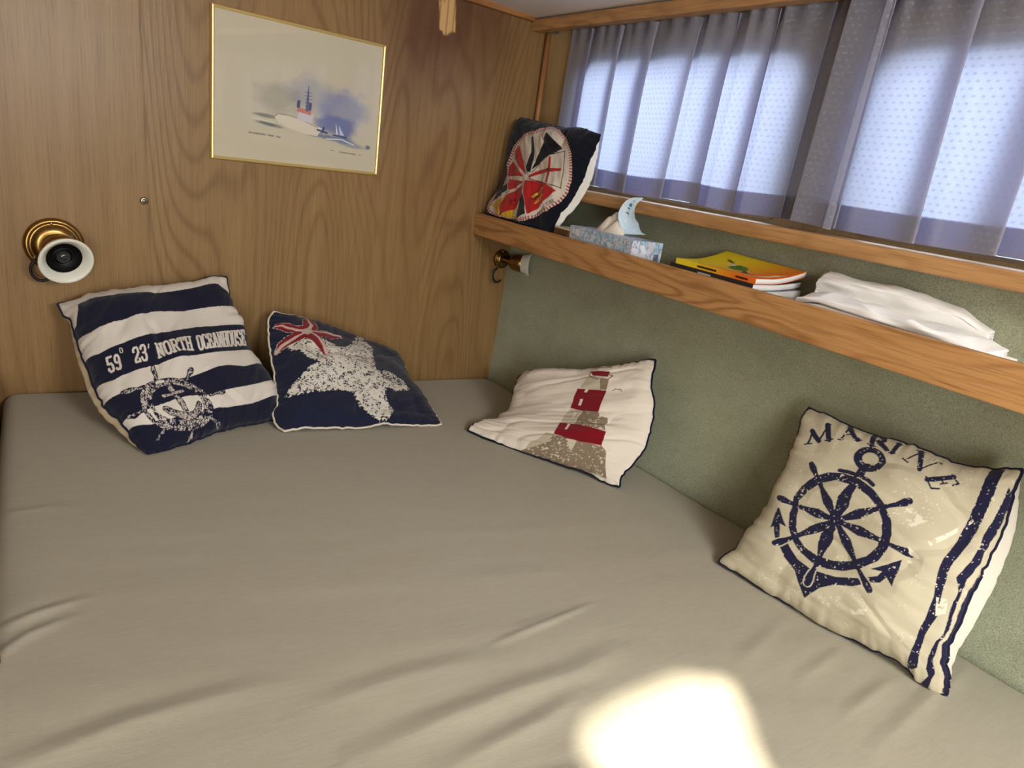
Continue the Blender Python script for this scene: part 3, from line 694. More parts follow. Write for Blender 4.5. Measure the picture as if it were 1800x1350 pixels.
UVS = json.loads('''{"ocean":{"t0":[[0.0869,0.9275],[0.1208,0.9327],[0.2463,0.9104],[0.3973,0.9014],[0.5624,0.896],[0.7401,0.9153],[0.8665,0.9392],[0.926,0.934],[0.9617,0.9013]],"w1a":[[0.0083,0.7403],[0.0712,0.7209],[0.1613,0.7203],[0.3256,0.7344],[0.5023,0.7509],[0.6536,0.758],[0.7986,0.768],[0.9518,0.7833]],"w1b":[[-0.0001,0.6222],[0.0652,0.5965],[0.1771,0.5952],[0.3266,0.6025],[0.4793,0.6152],[0.6461,0.6288],[0.8043,0.6371],[0.9705,0.6524]],"w2a":[[0.0017,0.4605],[0.0772,0.428],[0.2047,0.4245],[0.3524,0.4288],[0.5256,0.4324],[0.7078,0.4427],[0.9158,0.4592]],"w2b":[[-0.0019,0.367],[0.0161,0.3637],[0.0753,0.351],[0.1276,0.3324],[0.2349,0.3271],[0.369,0.305],[0.4516,0.307],[0.5553,0.3226],[0.6496,0.3409],[0.7144,0.3476],[0.8213,0.3357],[0.9357,0.3605]],"w3a":[[0.007,0.2198],[0.0472,0.2124],[0.1068,0.2042],[0.2147,0.2122],[0.3257,0.2027],[0.4404,0.1926],[0.5079,0.1818],[0.6255,0.1907],[0.759,0.2004],[0.9677,0.2378]],"w3b":[[0.0068,0.1646],[0.1056,0.1338],[0.1566,0.1248],[0.3899,0.1047],[0.5813,0.0905],[0.7595,0.0951],[0.9545,0.1376]],"left":[[0.0869,0.9275],[0.0393,0.864],[0.0135,0.8146]],"q":{"w59":[[0.0737,0.4772],[0.1439,0.4652],[0.1673,0.5432],[0.0833,0.5555]],"deg":[[0.1685,0.5508],[0.1921,0.5485],[0.1963,0.5726],[0.1729,0.5756]],"w23":[[0.214,0.4665],[0.2965,0.4643],[0.3237,0.5518],[0.2342,0.5476]],"apo":[[0.3216,0.5242],[0.3306,0.5241],[0.3427,0.5492],[0.3317,0.5496]],"north":[[0.3571,0.4661],[0.5691,0.4698],[0.5977,0.5612],[0.373,0.544]],"oceanh":[[0.5994,0.4656],[0.9476,0.5024],[0.9855,0.6144],[0.6289,0.5607]]},"ring_o":[[0.4749,0.0751],[0.4524,0.0526],[0.4228,0.0394],[0.3774,0.0303],[0.3281,0.0318],[0.2772,0.0378],[0.2224,0.0492],[0.1778,0.0706],[0.144,0.0977],[0.1199,0.1296],[0.1032,0.1639],[0.1002,0.2007],[0.1049,0.235],[0.1188,0.2675],[0.1416,0.2955],[0.169,0.3174],[0.2019,0.3322],[0.2396,0.3401],[0.2805,0.3408],[0.3225,0.3342],[0.3635,0.3203],[0.4013,0.2997],[0.4342,0.273],[0.4604,0.2415],[0.4791,0.2067],[0.4895,0.1703],[0.492,0.1346],[0.4871,0.1021]],"ring_m":[[0.4418,0.0927],[0.4227,0.0754],[0.3918,0.0632],[0.3589,0.0553],[0.3188,0.0577],[0.2796,0.0626],[0.2377,0.0729],[0.2014,0.0901],[0.1739,0.1134],[0.1536,0.1399],[0.1404,0.1679],[0.1367,0.1976],[0.1405,0.2259],[0.1511,0.2521],[0.1692,0.2749],[0.1927,0.2929],[0.2204,0.3054],[0.2519,0.312],[0.2857,0.3124],[0.3202,0.3066],[0.3539,0.2947],[0.385,0.2774],[0.4121,0.2553],[0.4338,0.2293],[0.4492,0.2007],[0.458,0.1712],[0.4598,0.1423],[0.4543,0.1155]],"ring_i":[[0.4233,0.1104],[0.4045,0.0959],[0.3804,0.0852],[0.3524,0.0803],[0.3196,0.0823],[0.2878,0.0874],[0.2542,0.0972],[0.2244,0.1121],[0.2005,0.1314],[0.1823,0.1536],[0.1714,0.1778],[0.1673,0.2023],[0.1695,0.2257],[0.1777,0.2471],[0.1918,0.2656],[0.2112,0.2801],[0.2345,0.29],[0.2608,0.2949],[0.2891,0.2945],[0.3182,0.289],[0.3466,0.2783],[0.373,0.2632],[0.3961,0.2445],[0.4152,0.2226],[0.4288,0.1988],[0.4366,0.1743],[0.4383,0.1505],[0.4339,0.1288]],"handles":[[[0.2666,0.3454],[0.2816,0.3597],[0.2887,0.3966],[0.299,0.4194]],[[0.4245,0.2949],[0.4469,0.3159],[0.4722,0.3368],[0.4912,0.353]],[[0.5063,0.1822],[0.5425,0.1813],[0.5743,0.1787],[0.5928,0.1818]],[[0.4516,0.06],[0.4788,0.0391],[0.5059,0.0183],[0.5159,0.0091]],[[0.3188,0.0323],[0.3079,0.0189],[0.3044,0.0103],[0.2987,0.0058]],[[0.1752,0.0948],[0.1486,0.0817],[0.117,0.0591],[0.0918,0.0484]],[[0.1251,0.2142],[0.0807,0.21],[0.0504,0.2077],[0.0291,0.2188]],[[0.169,0.3135],[0.1405,0.3239],[0.1068,0.335],[0.0807,0.3477]]],"anchor":[[[0.3082,0.2779],[0.3106,0.2443],[0.3105,0.187],[0.3092,0.1447],[0.3088,0.0989]],[[0.2502,0.2463],[0.2954,0.2399],[0.358,0.2351]],[[0.2233,0.1795],[0.2356,0.1503],[0.2641,0.1231],[0.3077,0.0965],[0.3578,0.1004],[0.3941,0.1197],[0.4121,0.1446]]],"heads":[[[0.2142,0.1892],[0.254,0.1685],[0.2251,0.1538]],[[0.4187,0.1671],[0.4125,0.1268],[0.3796,0.1409]]],"tabs":[[[0.2541,0.3303],[0.3044,0.3287],[0.3008,0.3134],[0.2506,0.3153]],[[0.4859,0.181],[0.5016,0.1738],[0.4941,0.1599],[0.4784,0.1674]],[[0.1217,0.2093],[0.148,0.204],[0.1459,0.1661],[0.1533,0.1392],[0.1358,0.1398]]]},"star":{"white":[[0.0732,0.6754],[0.149,0.724],[0.2846,0.7348],[0.3323,0.7401],[0.3749,0.7205],[0.3988,0.6892],[0.4787,0.7204],[0.5385,0.7961],[0.639,1.0128],[0.6594,0.9186],[0.6934,0.8764],[0.6916,0.7857],[0.6608,0.6279],[0.6424,0.5356],[0.6821,0.5075],[0.6764,0.4116],[0.7349,0.3949],[0.7956,0.404],[0.8559,0.3998],[0.8762,0.376],[0.7644,0.3306],[0.6855,0.3373],[0.6676,0.2509],[0.6879,0.164],[0.7026,0.1123],[0.6743,0.0538],[0.6487,0.0109],[0.6056,0.0055],[0.5634,0.0427],[0.516,0.1162],[0.4874,0.2037],[0.4537,0.2651],[0.3962,0.2763],[0.3387,0.2889],[0.275,0.2745],[0.1849,0.2589],[0.1025,0.2602],[0.0403,0.2668],[0.0517,0.3215],[0.0997,0.3703],[0.1474,0.4338],[0.1989,0.4943],[0.2748,0.5235],[0.191,0.5547],[0.1372,0.6177],[0.082,0.6456]],"faint":[[0.6902,0.5244],[0.7861,0.5097],[0.8485,0.4719],[0.8619,0.3887],[0.7723,0.3737],[0.6745,0.3728]],"red":[[0.0188,0.8432],[0.0434,0.8815],[0.1126,0.8814],[0.1543,0.8509],[0.2008,0.8662],[0.2056,0.9408],[0.2378,0.9731],[0.2841,0.9164],[0.3022,0.8661],[0.2812,0.8325],[0.3879,0.8524],[0.4829,0.8377],[0.3717,0.7736],[0.2984,0.7619],[0.3056,0.6918],[0.3275,0.615],[0.3211,0.5805],[0.3055,0.5789],[0.2664,0.6517],[0.2269,0.7131],[0.1959,0.7432],[0.147,0.713],[0.0794,0.6741],[0.0154,0.6278],[0.0101,0.6381],[0.0291,0.6987],[0.0712,0.7466],[0.1227,0.7761],[0.1395,0.7951],[0.0973,0.7928],[0.0538,0.8281]],"streaks":[[[0.0272,0.852],[0.069,0.8604],[0.1158,0.8311],[0.1496,0.8165],[0.2087,0.8135]],[[0.2361,0.964],[0.2475,0.9151],[0.2558,0.8771],[0.2345,0.8314],[0.2184,0.8034]],[[0.2313,0.8124],[0.3024,0.8197],[0.3851,0.8371],[0.4646,0.8483]],[[0.2263,0.8051],[0.263,0.7777],[0.2899,0.724],[0.3056,0.6572],[0.3158,0.5855]],[[0.2096,0.7957],[0.1475,0.7554],[0.0924,0.7112],[0.049,0.6817],[0.0161,0.6402]]],"centre":[[0.1874,0.822],[0.2445,0.8467],[0.2518,0.7992],[0.2157,0.7678],[0.1818,0.786]]},"light":{"red":[[[0.5727,0.9212],[0.7146,0.9057],[0.7172,0.8532],[0.653,0.8614],[0.5957,0.8823]],[[0.5065,0.7469],[0.7059,0.7404],[0.6821,0.6306],[0.6661,0.5364],[0.5648,0.5362],[0.4717,0.56],[0.4849,0.6702]],[[0.4656,0.3598],[0.5701,0.3675],[0.6685,0.3701],[0.7675,0.3705],[0.7751,0.3111],[0.7894,0.2442],[0.6709,0.2148],[0.5763,0.205],[0.4868,0.2206]]],"lg":[[[0.5826,0.872],[0.6641,0.8485],[0.6621,0.7394],[0.5197,0.7513],[0.5646,0.8455]],[[0.4728,0.5534],[0.5648,0.5362],[0.5374,0.4689],[0.5567,0.37],[0.4656,0.3598],[0.4513,0.4777]],[[0.4376,0.2214],[0.49,0.214],[0.5043,0.1659],[0.4843,0.0756],[0.3789,0.0152],[0.3946,0.0991],[0.4263,0.1416]]],"dg":[[[0.665,0.8424],[0.7244,0.8333],[0.7058,0.7458],[0.662,0.7449]],[[0.5648,0.5362],[0.6702,0.5372],[0.6855,0.4983],[0.7356,0.4981],[0.7442,0.4594],[0.7349,0.4324],[0.762,0.3745],[0.6685,0.3701],[0.5593,0.3632],[0.5449,0.4565]],[[0.4931,0.2074],[0.5828,0.2087],[0.6709,0.2148],[0.7904,0.2422],[0.832,0.2161],[0.8838,0.0965],[0.9142,0.0249],[0.8526,0.0205],[0.7916,0.0028],[0.6644,-0.0046],[0.5658,-0.0105],[0.4846,-0.013],[0.3944,-0.004],[0.342,-0.0081],[0.428,0.0541],[0.495,0.132]]],"gap":[[[0.5889,0.2046],[0.6427,0.213],[0.6472,0.1597],[0.6465,0.1141],[0.6098,0.1517]]],"win":[[[0.5643,0.7498],[0.584,0.7482],[0.572,0.715],[0.5525,0.7173]],[[0.5299,0.6525],[0.5499,0.652],[0.5401,0.5897],[0.5212,0.5896]],[[0.5049,0.518],[0.5212,0.5212],[0.5255,0.4512],[0.5092,0.4498]],[[0.5197,0.3587],[0.5351,0.3616],[0.5457,0.2878],[0.5304,0.2852]]],"bird":[[0.7452,0.7394],[0.7687,0.7567],[0.7885,0.7509],[0.8015,0.7554],[0.8112,0.7361]],"rail":[[[0.574,0.9177],[0.5763,0.8794],[0.6001,0.8512],[0.6484,0.8307]],[[0.6326,0.9566],[0.6896,0.9567],[0.7204,0.9391]],[[0.7181,0.8747],[0.748,0.8611],[0.7238,0.8391]]]},"marine":{"ring_o":[[0.1735,0.3727],[0.144,0.4401],[0.1222,0.5248],[0.1308,0.5927],[0.1553,0.6385],[0.18,0.6713],[0.2241,0.7158],[0.2859,0.7423],[0.366,0.7469],[0.4433,0.7251],[0.5116,0.682],[0.5696,0.6235],[0.6001,0.5649],[0.6079,0.4952],[0.5928,0.4256],[0.5416,0.3576],[0.4705,0.3066],[0.401,0.2783],[0.3341,0.2705],[0.2662,0.2898],[0.2124,0.3262]],"ring_i":[[0.2034,0.3901],[0.1734,0.456],[0.1509,0.5193],[0.1725,0.5858],[0.2133,0.6507],[0.2691,0.6939],[0.3594,0.7042],[0.4369,0.6834],[0.4965,0.6493],[0.534,0.6055],[0.5602,0.5443],[0.5618,0.4832],[0.5377,0.4204],[0.4813,0.3638],[0.415,0.3283],[0.339,0.3138],[0.2753,0.3227],[0.231,0.3512]],"hub":[0.3395,0.5115],"tips":[[0.1334,0.7248],[0.0562,0.4839],[0.1513,0.2604],[0.3606,0.1559],[0.6189,0.2775],[0.7234,0.5196],[0.6161,0.749]],"up":[0.3594,0.7042],"shank":[[[0.3394,0.8291],[0.3815,0.8387],[0.3735,0.6979],[0.3445,0.6249],[0.352,0.5375],[0.3205,0.5277],[0.3105,0.6211],[0.3354,0.7059]],[[0.3077,0.4485],[0.3607,0.4771],[0.3509,0.3933],[0.3648,0.3091],[0.3459,0.2979],[0.3176,0.3744]]],"shank_lines":[[[0.3824,0.7283],[0.3591,0.6322],[0.3619,0.5556]],[[0.3654,0.4666],[0.3604,0.3855],[0.376,0.3158]]],"eye_o":[[0.4423,0.8726],[0.4436,0.8528],[0.4376,0.8333],[0.425,0.816],[0.4069,0.8024],[0.3853,0.7942],[0.3623,0.792],[0.3399,0.796],[0.3207,0.806],[0.3061,0.8213],[0.2977,0.8404],[0.2963,0.8615],[0.3019,0.8823],[0.314,0.9008],[0.331,0.9153],[0.3521,0.9237],[0.3758,0.9246],[0.3981,0.9171],[0.4188,0.9062],[0.4337,0.8909]],"eye_i":[[0.409,0.8695],[0.4092,0.8569],[0.4036,0.845],[0.3932,0.8355],[0.3798,0.8303],[0.3651,0.8296],[0.3512,0.8336],[0.3405,0.8421],[0.3347,0.8538],[0.3344,0.8669],[0.3396,0.8794],[0.3498,0.8894],[0.3637,0.895],[0.3784,0.895],[0.3919,0.8895],[0.4029,0.8809]],"bar":[[[0.2656,0.7489],[0.3035,0.7575],[0.3375,0.7601]],[[0.3616,0.7581],[0.402,0.7573],[0.4337,0.7437]]],"crown":[[0.1682,0.2766],[0.1831,0.3151],[0.2284,0.28],[0.2716,0.2514],[0.3474,0.2384],[0.453,0.2641],[0.5489,0.3117],[0.6206,0.3608],[0.616,0.33],[0.5432,0.2669],[0.4665,0.2273],[0.4149,0.1791],[0.3693,0.0884],[0.3317,0.1388],[0.2897,0.1936],[0.2231,0.2267]],"ra":[[0.683,0.4791],[0.6976,0.348],[0.6598,0.3761],[0.6409,0.339],[0.6075,0.3227],[0.6307,0.3909],[0.5819,0.3764]],"la":[[0.0811,0.4478],[0.1608,0.3694],[0.1297,0.368],[0.1617,0.3017],[0.1442,0.2905],[0.1101,0.3415],[0.0994,0.3249]],"letters":[[[0.0641,0.8037],[0.1794,0.8894],[0.1384,0.9582],[0.0673,0.8798]],[[0.2013,0.8981],[0.2967,0.9402],[0.2294,1.0092],[0.1959,0.9761]],[[0.3232,0.9339],[0.4299,0.9347],[0.3966,0.9919],[0.3104,1.0059]],[[0.4247,0.9224],[0.4676,0.9339],[0.4739,0.9845],[0.4324,0.9821]],[[0.501,0.9181],[0.6049,0.8953],[0.6634,0.9642],[0.5367,0.9844]],[[0.6298,0.8801],[0.6833,0.8258],[0.7862,0.8873],[0.725,0.9329]]],"bands":[[[0.8652,1.003],[0.8754,0.8768],[0.8612,0.7481],[0.8528,0.6424],[0.8419,0.5455],[0.8447,0.4774],[0.8697,0.3847],[0.8699,0.271],[0.8552,0.1526],[0.8257,0.0538],[0.8163,0.0067],[0.8781,0.0665],[0.8849,0.1471],[0.8954,0.228],[0.9133,0.3127],[0.8977,0.3964],[0.8816,0.5031],[0.888,0.5621],[0.9066,0.6598],[0.9211,0.7729],[0.9339,0.8848],[0.928,0.993]],[[0.9826,0.9156],[0.969,0.8017],[0.9469,0.7043],[0.9564,0.6391],[0.9436,0.5554],[0.922,0.4941],[0.9579,0.4376],[0.9527,0.3596],[0.9672,0.2554],[0.9309,0.168],[0.9129,0.0792],[0.9238,0.0566],[0.8706,-0.015],[0.9162,-0.0032],[0.9517,0.076],[0.9472,0.1344],[0.9607,0.1991],[0.9811,0.27],[0.9715,0.3337],[0.9723,0.4234],[0.9657,0.4957],[0.9836,0.5534],[0.9829,0.6574],[0.9924,0.7456],[0.9997,0.8442],[0.9981,0.892]],[[0.9968,0.9839],[0.9961,0.9122],[0.9987,0.7647],[1.0025,0.608],[0.9943,0.4818],[0.9878,0.3496],[0.992,0.2622],[0.9767,0.1943],[0.9769,0.1445],[0.9849,0.0746],[0.9816,0.0059],[1.0033,-0.0009],[1.0045,0.059],[1.0006,0.1515],[1.006,0.2299],[1.0034,0.3134],[1.0093,0.4327],[1.0106,0.5504],[1.0082,0.6555],[1.0078,0.7489],[1.0059,0.8605],[1.0027,0.9427],[1.0026,0.9904]]],"smear":[[[0.5676,0.697],[0.6786,0.7252],[0.7135,0.6925],[0.6614,0.6319],[0.5979,0.65]],[[0.6866,0.5473],[0.7679,0.5144],[0.7667,0.4426],[0.7036,0.4835]],[[0.7515,0.6018],[0.8151,0.6809],[0.8773,0.7579],[0.886,0.7493],[0.8305,0.6692],[0.7692,0.586]],[[0.8791,0.3888],[0.9295,0.3973],[0.9421,0.3345],[0.9042,0.3089]],[[0.5645,0.1599],[0.6525,0.2076],[0.6384,0.1744],[0.5797,0.1375]]]},"flags":{"disc":[[0.2656,0.881],[0.3529,0.8893],[0.3567,0.9247],[0.4428,0.9789],[0.5913,0.9441],[0.7464,0.858],[0.8467,0.7584],[0.9084,0.6496],[0.9524,0.5383],[0.9704,0.4149],[0.959,0.3309],[0.914,0.2476],[0.8166,0.1716],[0.7133,0.1036],[0.6325,0.0865],[0.5729,0.1036],[0.4443,0.0974],[0.2534,0.095],[0.1089,0.1145],[0.0302,0.1663],[0.0072,0.2589],[0.164,0.3466],[0.1096,0.4675],[0.0541,0.5752],[0.0965,0.7062],[0.1605,0.7835],[0.21,0.846]],"disc2":[[0.3014,0.8542],[0.374,0.863],[0.3981,0.8962],[0.4952,0.9421],[0.6005,0.9134],[0.7298,0.8405],[0.8183,0.7507],[0.8839,0.6421],[0.9266,0.5364],[0.9466,0.4211],[0.9329,0.3437],[0.8917,0.2654],[0.8035,0.1959],[0.703,0.1356],[0.6267,0.1096],[0.5662,0.1269],[0.446,0.1215],[0.2529,0.1161],[0.1306,0.1339],[0.0897,0.1667],[0.1096,0.2443],[0.2101,0.3399],[0.1512,0.4695],[0.1043,0.5759],[0.133,0.6955],[0.1911,0.7682],[0.2387,0.8261]],"red":[[[0.1904,0.7545],[0.2869,0.6447],[0.4341,0.5008],[0.3025,0.5563],[0.156,0.6314],[0.1547,0.693]],[[0.1251,0.6031],[0.2575,0.5518],[0.4254,0.4811],[0.2915,0.4737],[0.1286,0.4664],[0.1055,0.5408]],[[0.4771,0.4487],[0.6371,0.4723],[0.8862,0.4171],[0.8379,0.3263],[0.7839,0.2287],[0.708,0.1621],[0.6331,0.2425],[0.5449,0.3361]],[[0.2212,0.4416],[0.4634,0.4377],[0.3159,0.3396],[0.2768,0.3553]],[[0.4825,0.4062],[0.5418,0.3068],[0.5268,0.2287],[0.5122,0.1808],[0.4045,0.1506],[0.3065,0.1048],[0.2876,0.2107],[0.3005,0.2794],[0.39,0.3475]]],"cross":[[[0.626,0.6874],[0.6463,0.6944],[0.7503,0.461],[0.7152,0.4646]],[[0.4734,0.4909],[0.5534,0.5631],[0.6642,0.5894],[0.8079,0.6123],[0.8193,0.591],[0.6841,0.5553],[0.5733,0.5302],[0.4998,0.4769]]],"black":[[[0.3297,0.8338],[0.3583,0.8401],[0.4315,0.7155],[0.4771,0.5288],[0.4402,0.5248],[0.4008,0.5667],[0.3837,0.7099]],[[0.5025,0.8944],[0.7339,0.7754],[0.6284,0.7013],[0.5431,0.6279],[0.4779,0.5548],[0.4805,0.6483],[0.519,0.7718]],[[0.1544,0.3363],[0.2033,0.4072],[0.2736,0.3453],[0.1933,0.2794],[0.0936,0.2286],[0.0915,0.2934]],[[0.5371,0.3352],[0.6306,0.2421],[0.6946,0.1606],[0.6012,0.1063],[0.5533,0.186],[0.529,0.2859]]],"yellow":[[[0.2965,0.2741],[0.294,0.2019],[0.2971,0.1041],[0.1032,0.1854],[0.1656,0.2285]],[[0.3092,0.1007],[0.4045,0.1506],[0.5045,0.1889],[0.5091,0.1071]]],"gold":[[[0.6426,0.3198],[0.6994,0.4193],[0.7359,0.4205],[0.732,0.3912],[0.6838,0.3355],[0.6734,0.3051]],[[0.7176,0.3071],[0.742,0.3689],[0.7757,0.356],[0.7785,0.3179],[0.7503,0.2791],[0.725,0.2605]]],"lines":[[[0.4926,0.5305],[0.5431,0.6279],[0.6262,0.7056],[0.7695,0.7606]],[[0.7695,0.7606],[0.8448,0.5939],[0.9006,0.4498]],[[0.9006,0.4498],[0.7506,0.4515],[0.6132,0.4693],[0.4845,0.4685]],[[0.4666,0.4332],[0.5418,0.3068]],[[0.1954,0.7597],[0.4658,0.4854]],[[0.1328,0.4541],[0.4708,0.4575]]],"crest":[[0.6426,0.3198],[0.6626,0.3996],[0.711,0.3685],[0.7092,0.3009],[0.68,0.287]],"crest2":[[0.3756,0.268],[0.4611,0.2778],[0.4993,0.2253],[0.4346,0.2085]],"dot":[[0.6933,0.5806],[0.6957,0.5717],[0.6925,0.5645],[0.6844,0.5608],[0.6735,0.5618],[0.6628,0.5671],[0.6552,0.5753],[0.6528,0.5842],[0.6564,0.5914],[0.6647,0.5949],[0.6755,0.5939],[0.686,0.5887]],"words":[[[0.8131,0.178],[0.9266,0.3303],[0.8988,0.3468],[0.7899,0.1979]],[[0.6048,0.9022],[0.7276,0.8258],[0.74,0.8421],[0.6068,0.9256]],[[0.8696,0.5399],[0.8397,0.6648],[0.8529,0.6637],[0.8834,0.5394]]]}}''')

# ------------------------------------------------------------------ cloth prints, drawn in the cloth's own u, v
NAVY = lin(24, 26, 46); OFF = lin(214, 206, 196); CREAM = lin(197, 188, 162)


class Print:
    def __init__(s, base, n=1000):
        s.n = n; s.im = np.empty((n, n, 3)); s.im[:] = base
        c = (np.arange(n) + .5) / n
        s.U, s.V = np.meshgrid(c, c, indexing='ij')

    def mask(s, poly):
        p = np.array(poly, float); n = s.n
        m = np.zeros((n, n), bool)
        lo = np.clip(np.floor(p.min(0) * n).astype(int) - 1, 0, n); hi = np.clip(np.ceil(p.max(0) * n).astype(int) + 1, 0, n)
        if (hi <= lo).any(): return m
        U = s.U[lo[0]:hi[0], lo[1]:hi[1]]; V = s.V[lo[0]:hi[0], lo[1]:hi[1]]
        ins = np.zeros(U.shape, bool); x1, y1 = p[-1]
        for x2, y2 in p:
            c = (y1 > V) != (y2 > V)
            with np.errstate(divide='ignore', invalid='ignore'):
                ins ^= c & (U < (x2 - x1) * (V - y1) / (y2 - y1 if y2 != y1 else 1e-12) + x1)
            x1, y1 = x2, y2
        m[lo[0]:hi[0], lo[1]:hi[1]] = ins
        return m

    def stroke_mask(s, pts, w):
        """w: half width, one number or one per point"""
        m = np.zeros((s.n, s.n), bool)
        ws = w if isinstance(w, (list, tuple)) else [w] * len(pts)
        for (p, q), (a, b) in zip(zip(pts[:-1], pts[1:]), zip(ws[:-1], ws[1:])):
            p = np.array(p); q = np.array(q); d = q - p; L = np.linalg.norm(d)
            if L < 1e-9: continue
            k = np.array([-d[1], d[0]]) / L
            m |= s.mask([p + k * a, q + k * b, q - k * b, p - k * a])
        for p, a in zip(pts, ws):
            m |= s.mask([(p[0] + a * math.cos(t), p[1] + a * math.sin(t)) for t in np.linspace(0, 6.283, 11)[:-1]])
        return m

    def put(s, m, c): s.im[m] = c

    def poly(s, p, c): s.put(s.mask(p), c)

    def stroke(s, p, w, c): s.put(s.stroke_mask(p, w), c)

    def noise(s, f, o=2, seed=0): return fbm(s.U * f, s.V * f, o, seed)

    def sample(s, U, V):
        n = s.n
        x = np.clip(U * n - .5, 0, n - 1.001); y = np.clip(V * n - .5, 0, n - 1.001)
        i = x.astype(int); j = y.astype(int); a = (x - i)[..., None]; b = (y - j)[..., None]
        I = s.im
        return I[i, j] * (1 - a) * (1 - b) + I[i + 1, j] * a * (1 - b) + I[i, j + 1] * (1 - a) * b + I[i + 1, j + 1] * a * b


# block (slab) letters as strokes in a unit box
SLAB = {
    '5': [[(.85, 1), (.15, 1), (.15, .58), (.65, .58), (.85, .42), (.85, .15), (.65, 0), (.25, 0), (.1, .15), (.1, .25)]],
    '9': [[(.85, .5), (.35, .5), (.15, .62), (.15, .88), (.35, 1), (.65, 1), (.85, .85), (.85, .15), (.65, 0), (.25, 0), (.12, .12)]],
    '2': [[(.12, .75), (.12, .88), (.3, 1), (.7, 1), (.87, .85), (.87, .62), (.15, .15), (.15, 0), (.88, 0), (.88, .2)]],
    '3': [[(.12, .8), (.12, .88), (.3, 1), (.7, 1), (.86, .86), (.86, .65), (.7, .54), (.4, .54)], [(.7, .54), (.88, .42), (.88, .15), (.7, 0), (.28, 0), (.1, .15), (.1, .25)]],
    'N': [[(.18, 0), (.18, 1), (.82, 0), (.82, 1)], [(.02, 0), (.34, 0)], [(.02, 1), (.22, 1)], [(.66, 1), (.98, 1)]],
    'O': [[(.3, 0), (.12, .15), (.12, .85), (.3, 1), (.7, 1), (.88, .85), (.88, .15), (.7, 0), (.3, 0)]],
    'R': [[(.18, 0), (.18, 1)], [(.03, 0), (.36, 0)], [(.03, 1), (.68, 1), (.86, .87), (.86, .62), (.68, .48), (.18, .48)], [(.55, .48), (.8, .12), (.85, 0), (.99, 0)]],
    'T': [[(.5, 0), (.5, 1)], [(.33, 0), (.67, 0)], [(.06, .78), (.06, 1), (.94, 1), (.94, .78)]],
    'H': [[(.18, 0), (.18, 1)], [(.82, 0), (.82, 1)], [(.18, .5), (.82, .5)], [(.02, 0), (.34, 0)], [(.66, 0), (.98, 0)], [(.02, 1), (.34, 1)], [(.66, 1), (.98, 1)]],
    'C': [[(.88, .72), (.88, .85), (.7, 1), (.3, 1), (.12, .85), (.12, .15), (.3, 0), (.7, 0), (.88, .15), (.88, .28)]],
    'E': [[(.2, 0), (.2, 1)], [(.04, 0), (.9, 0), (.9, .25)], [(.04, 1), (.88, 1), (.88, .76)], [(.2, .5), (.66, .5)], [(.66, .38), (.66, .62)]],
    'A': [[(.12, 0), (.42, 1), (.58, 1), (.88, 0)], [(.24, .32), (.76, .32)], [(0, 0), (.28, 0)], [(.72, 0), (1, 0)]],
    'U': [[(.18, 1), (.18, .15), (.36, 0), (.64, 0), (.82, .15), (.82, 1)], [(.02, 1), (.34, 1)], [(.66, 1), (.98, 1)]],
    'S': [[(.86, .74), (.86, .86), (.7, 1), (.3, 1), (.13, .86), (.13, .66), (.3, .54), (.7, .46), (.87, .34), (.87, .14), (.7, 0), (.3, 0), (.13, .14), (.13, .26)]],
    "'": [[(.6, 1), (.4, .2)]],
    'Y': [[(.1, 1), (.5, .5), (.9, 1)], [(.5, .5), (.5, 0)]], 'K': [[(.15, 0), (.15, 1)], [(.85, 1), (.15, .45), (.88, 0)]],
    'L': [[(.15, 1), (.15, 0), (.85, 0)]], ' ': [],
}


def warp(q, a, b):
    q = np.array(q, float)
    return (1 - a) * (1 - b) * q[0] + a * (1 - b) * q[1] + a * b * q[2] + (1 - a) * b * q[3]


def slab_text(P, txt, q, c, w, gap=.16, wide=None):
    n = len(txt); h = 1.0 / n
    for i, ch in enumerate(txt):
        for st in SLAB[ch]:
            pts = []
            for (x0, y0), (x1, y1) in zip(st[:-1], st[1:]):
                for t in np.linspace(0, 1, 4)[:-1]: pts.append((x0 + (x1 - x0) * t, y0 + (y1 - y0) * t))
            pts.append(st[-1])
            P.stroke([tuple(warp(q, (i + gap / 2 + x * (1 - gap)) * h, y)) for x, y in pts], w, c)


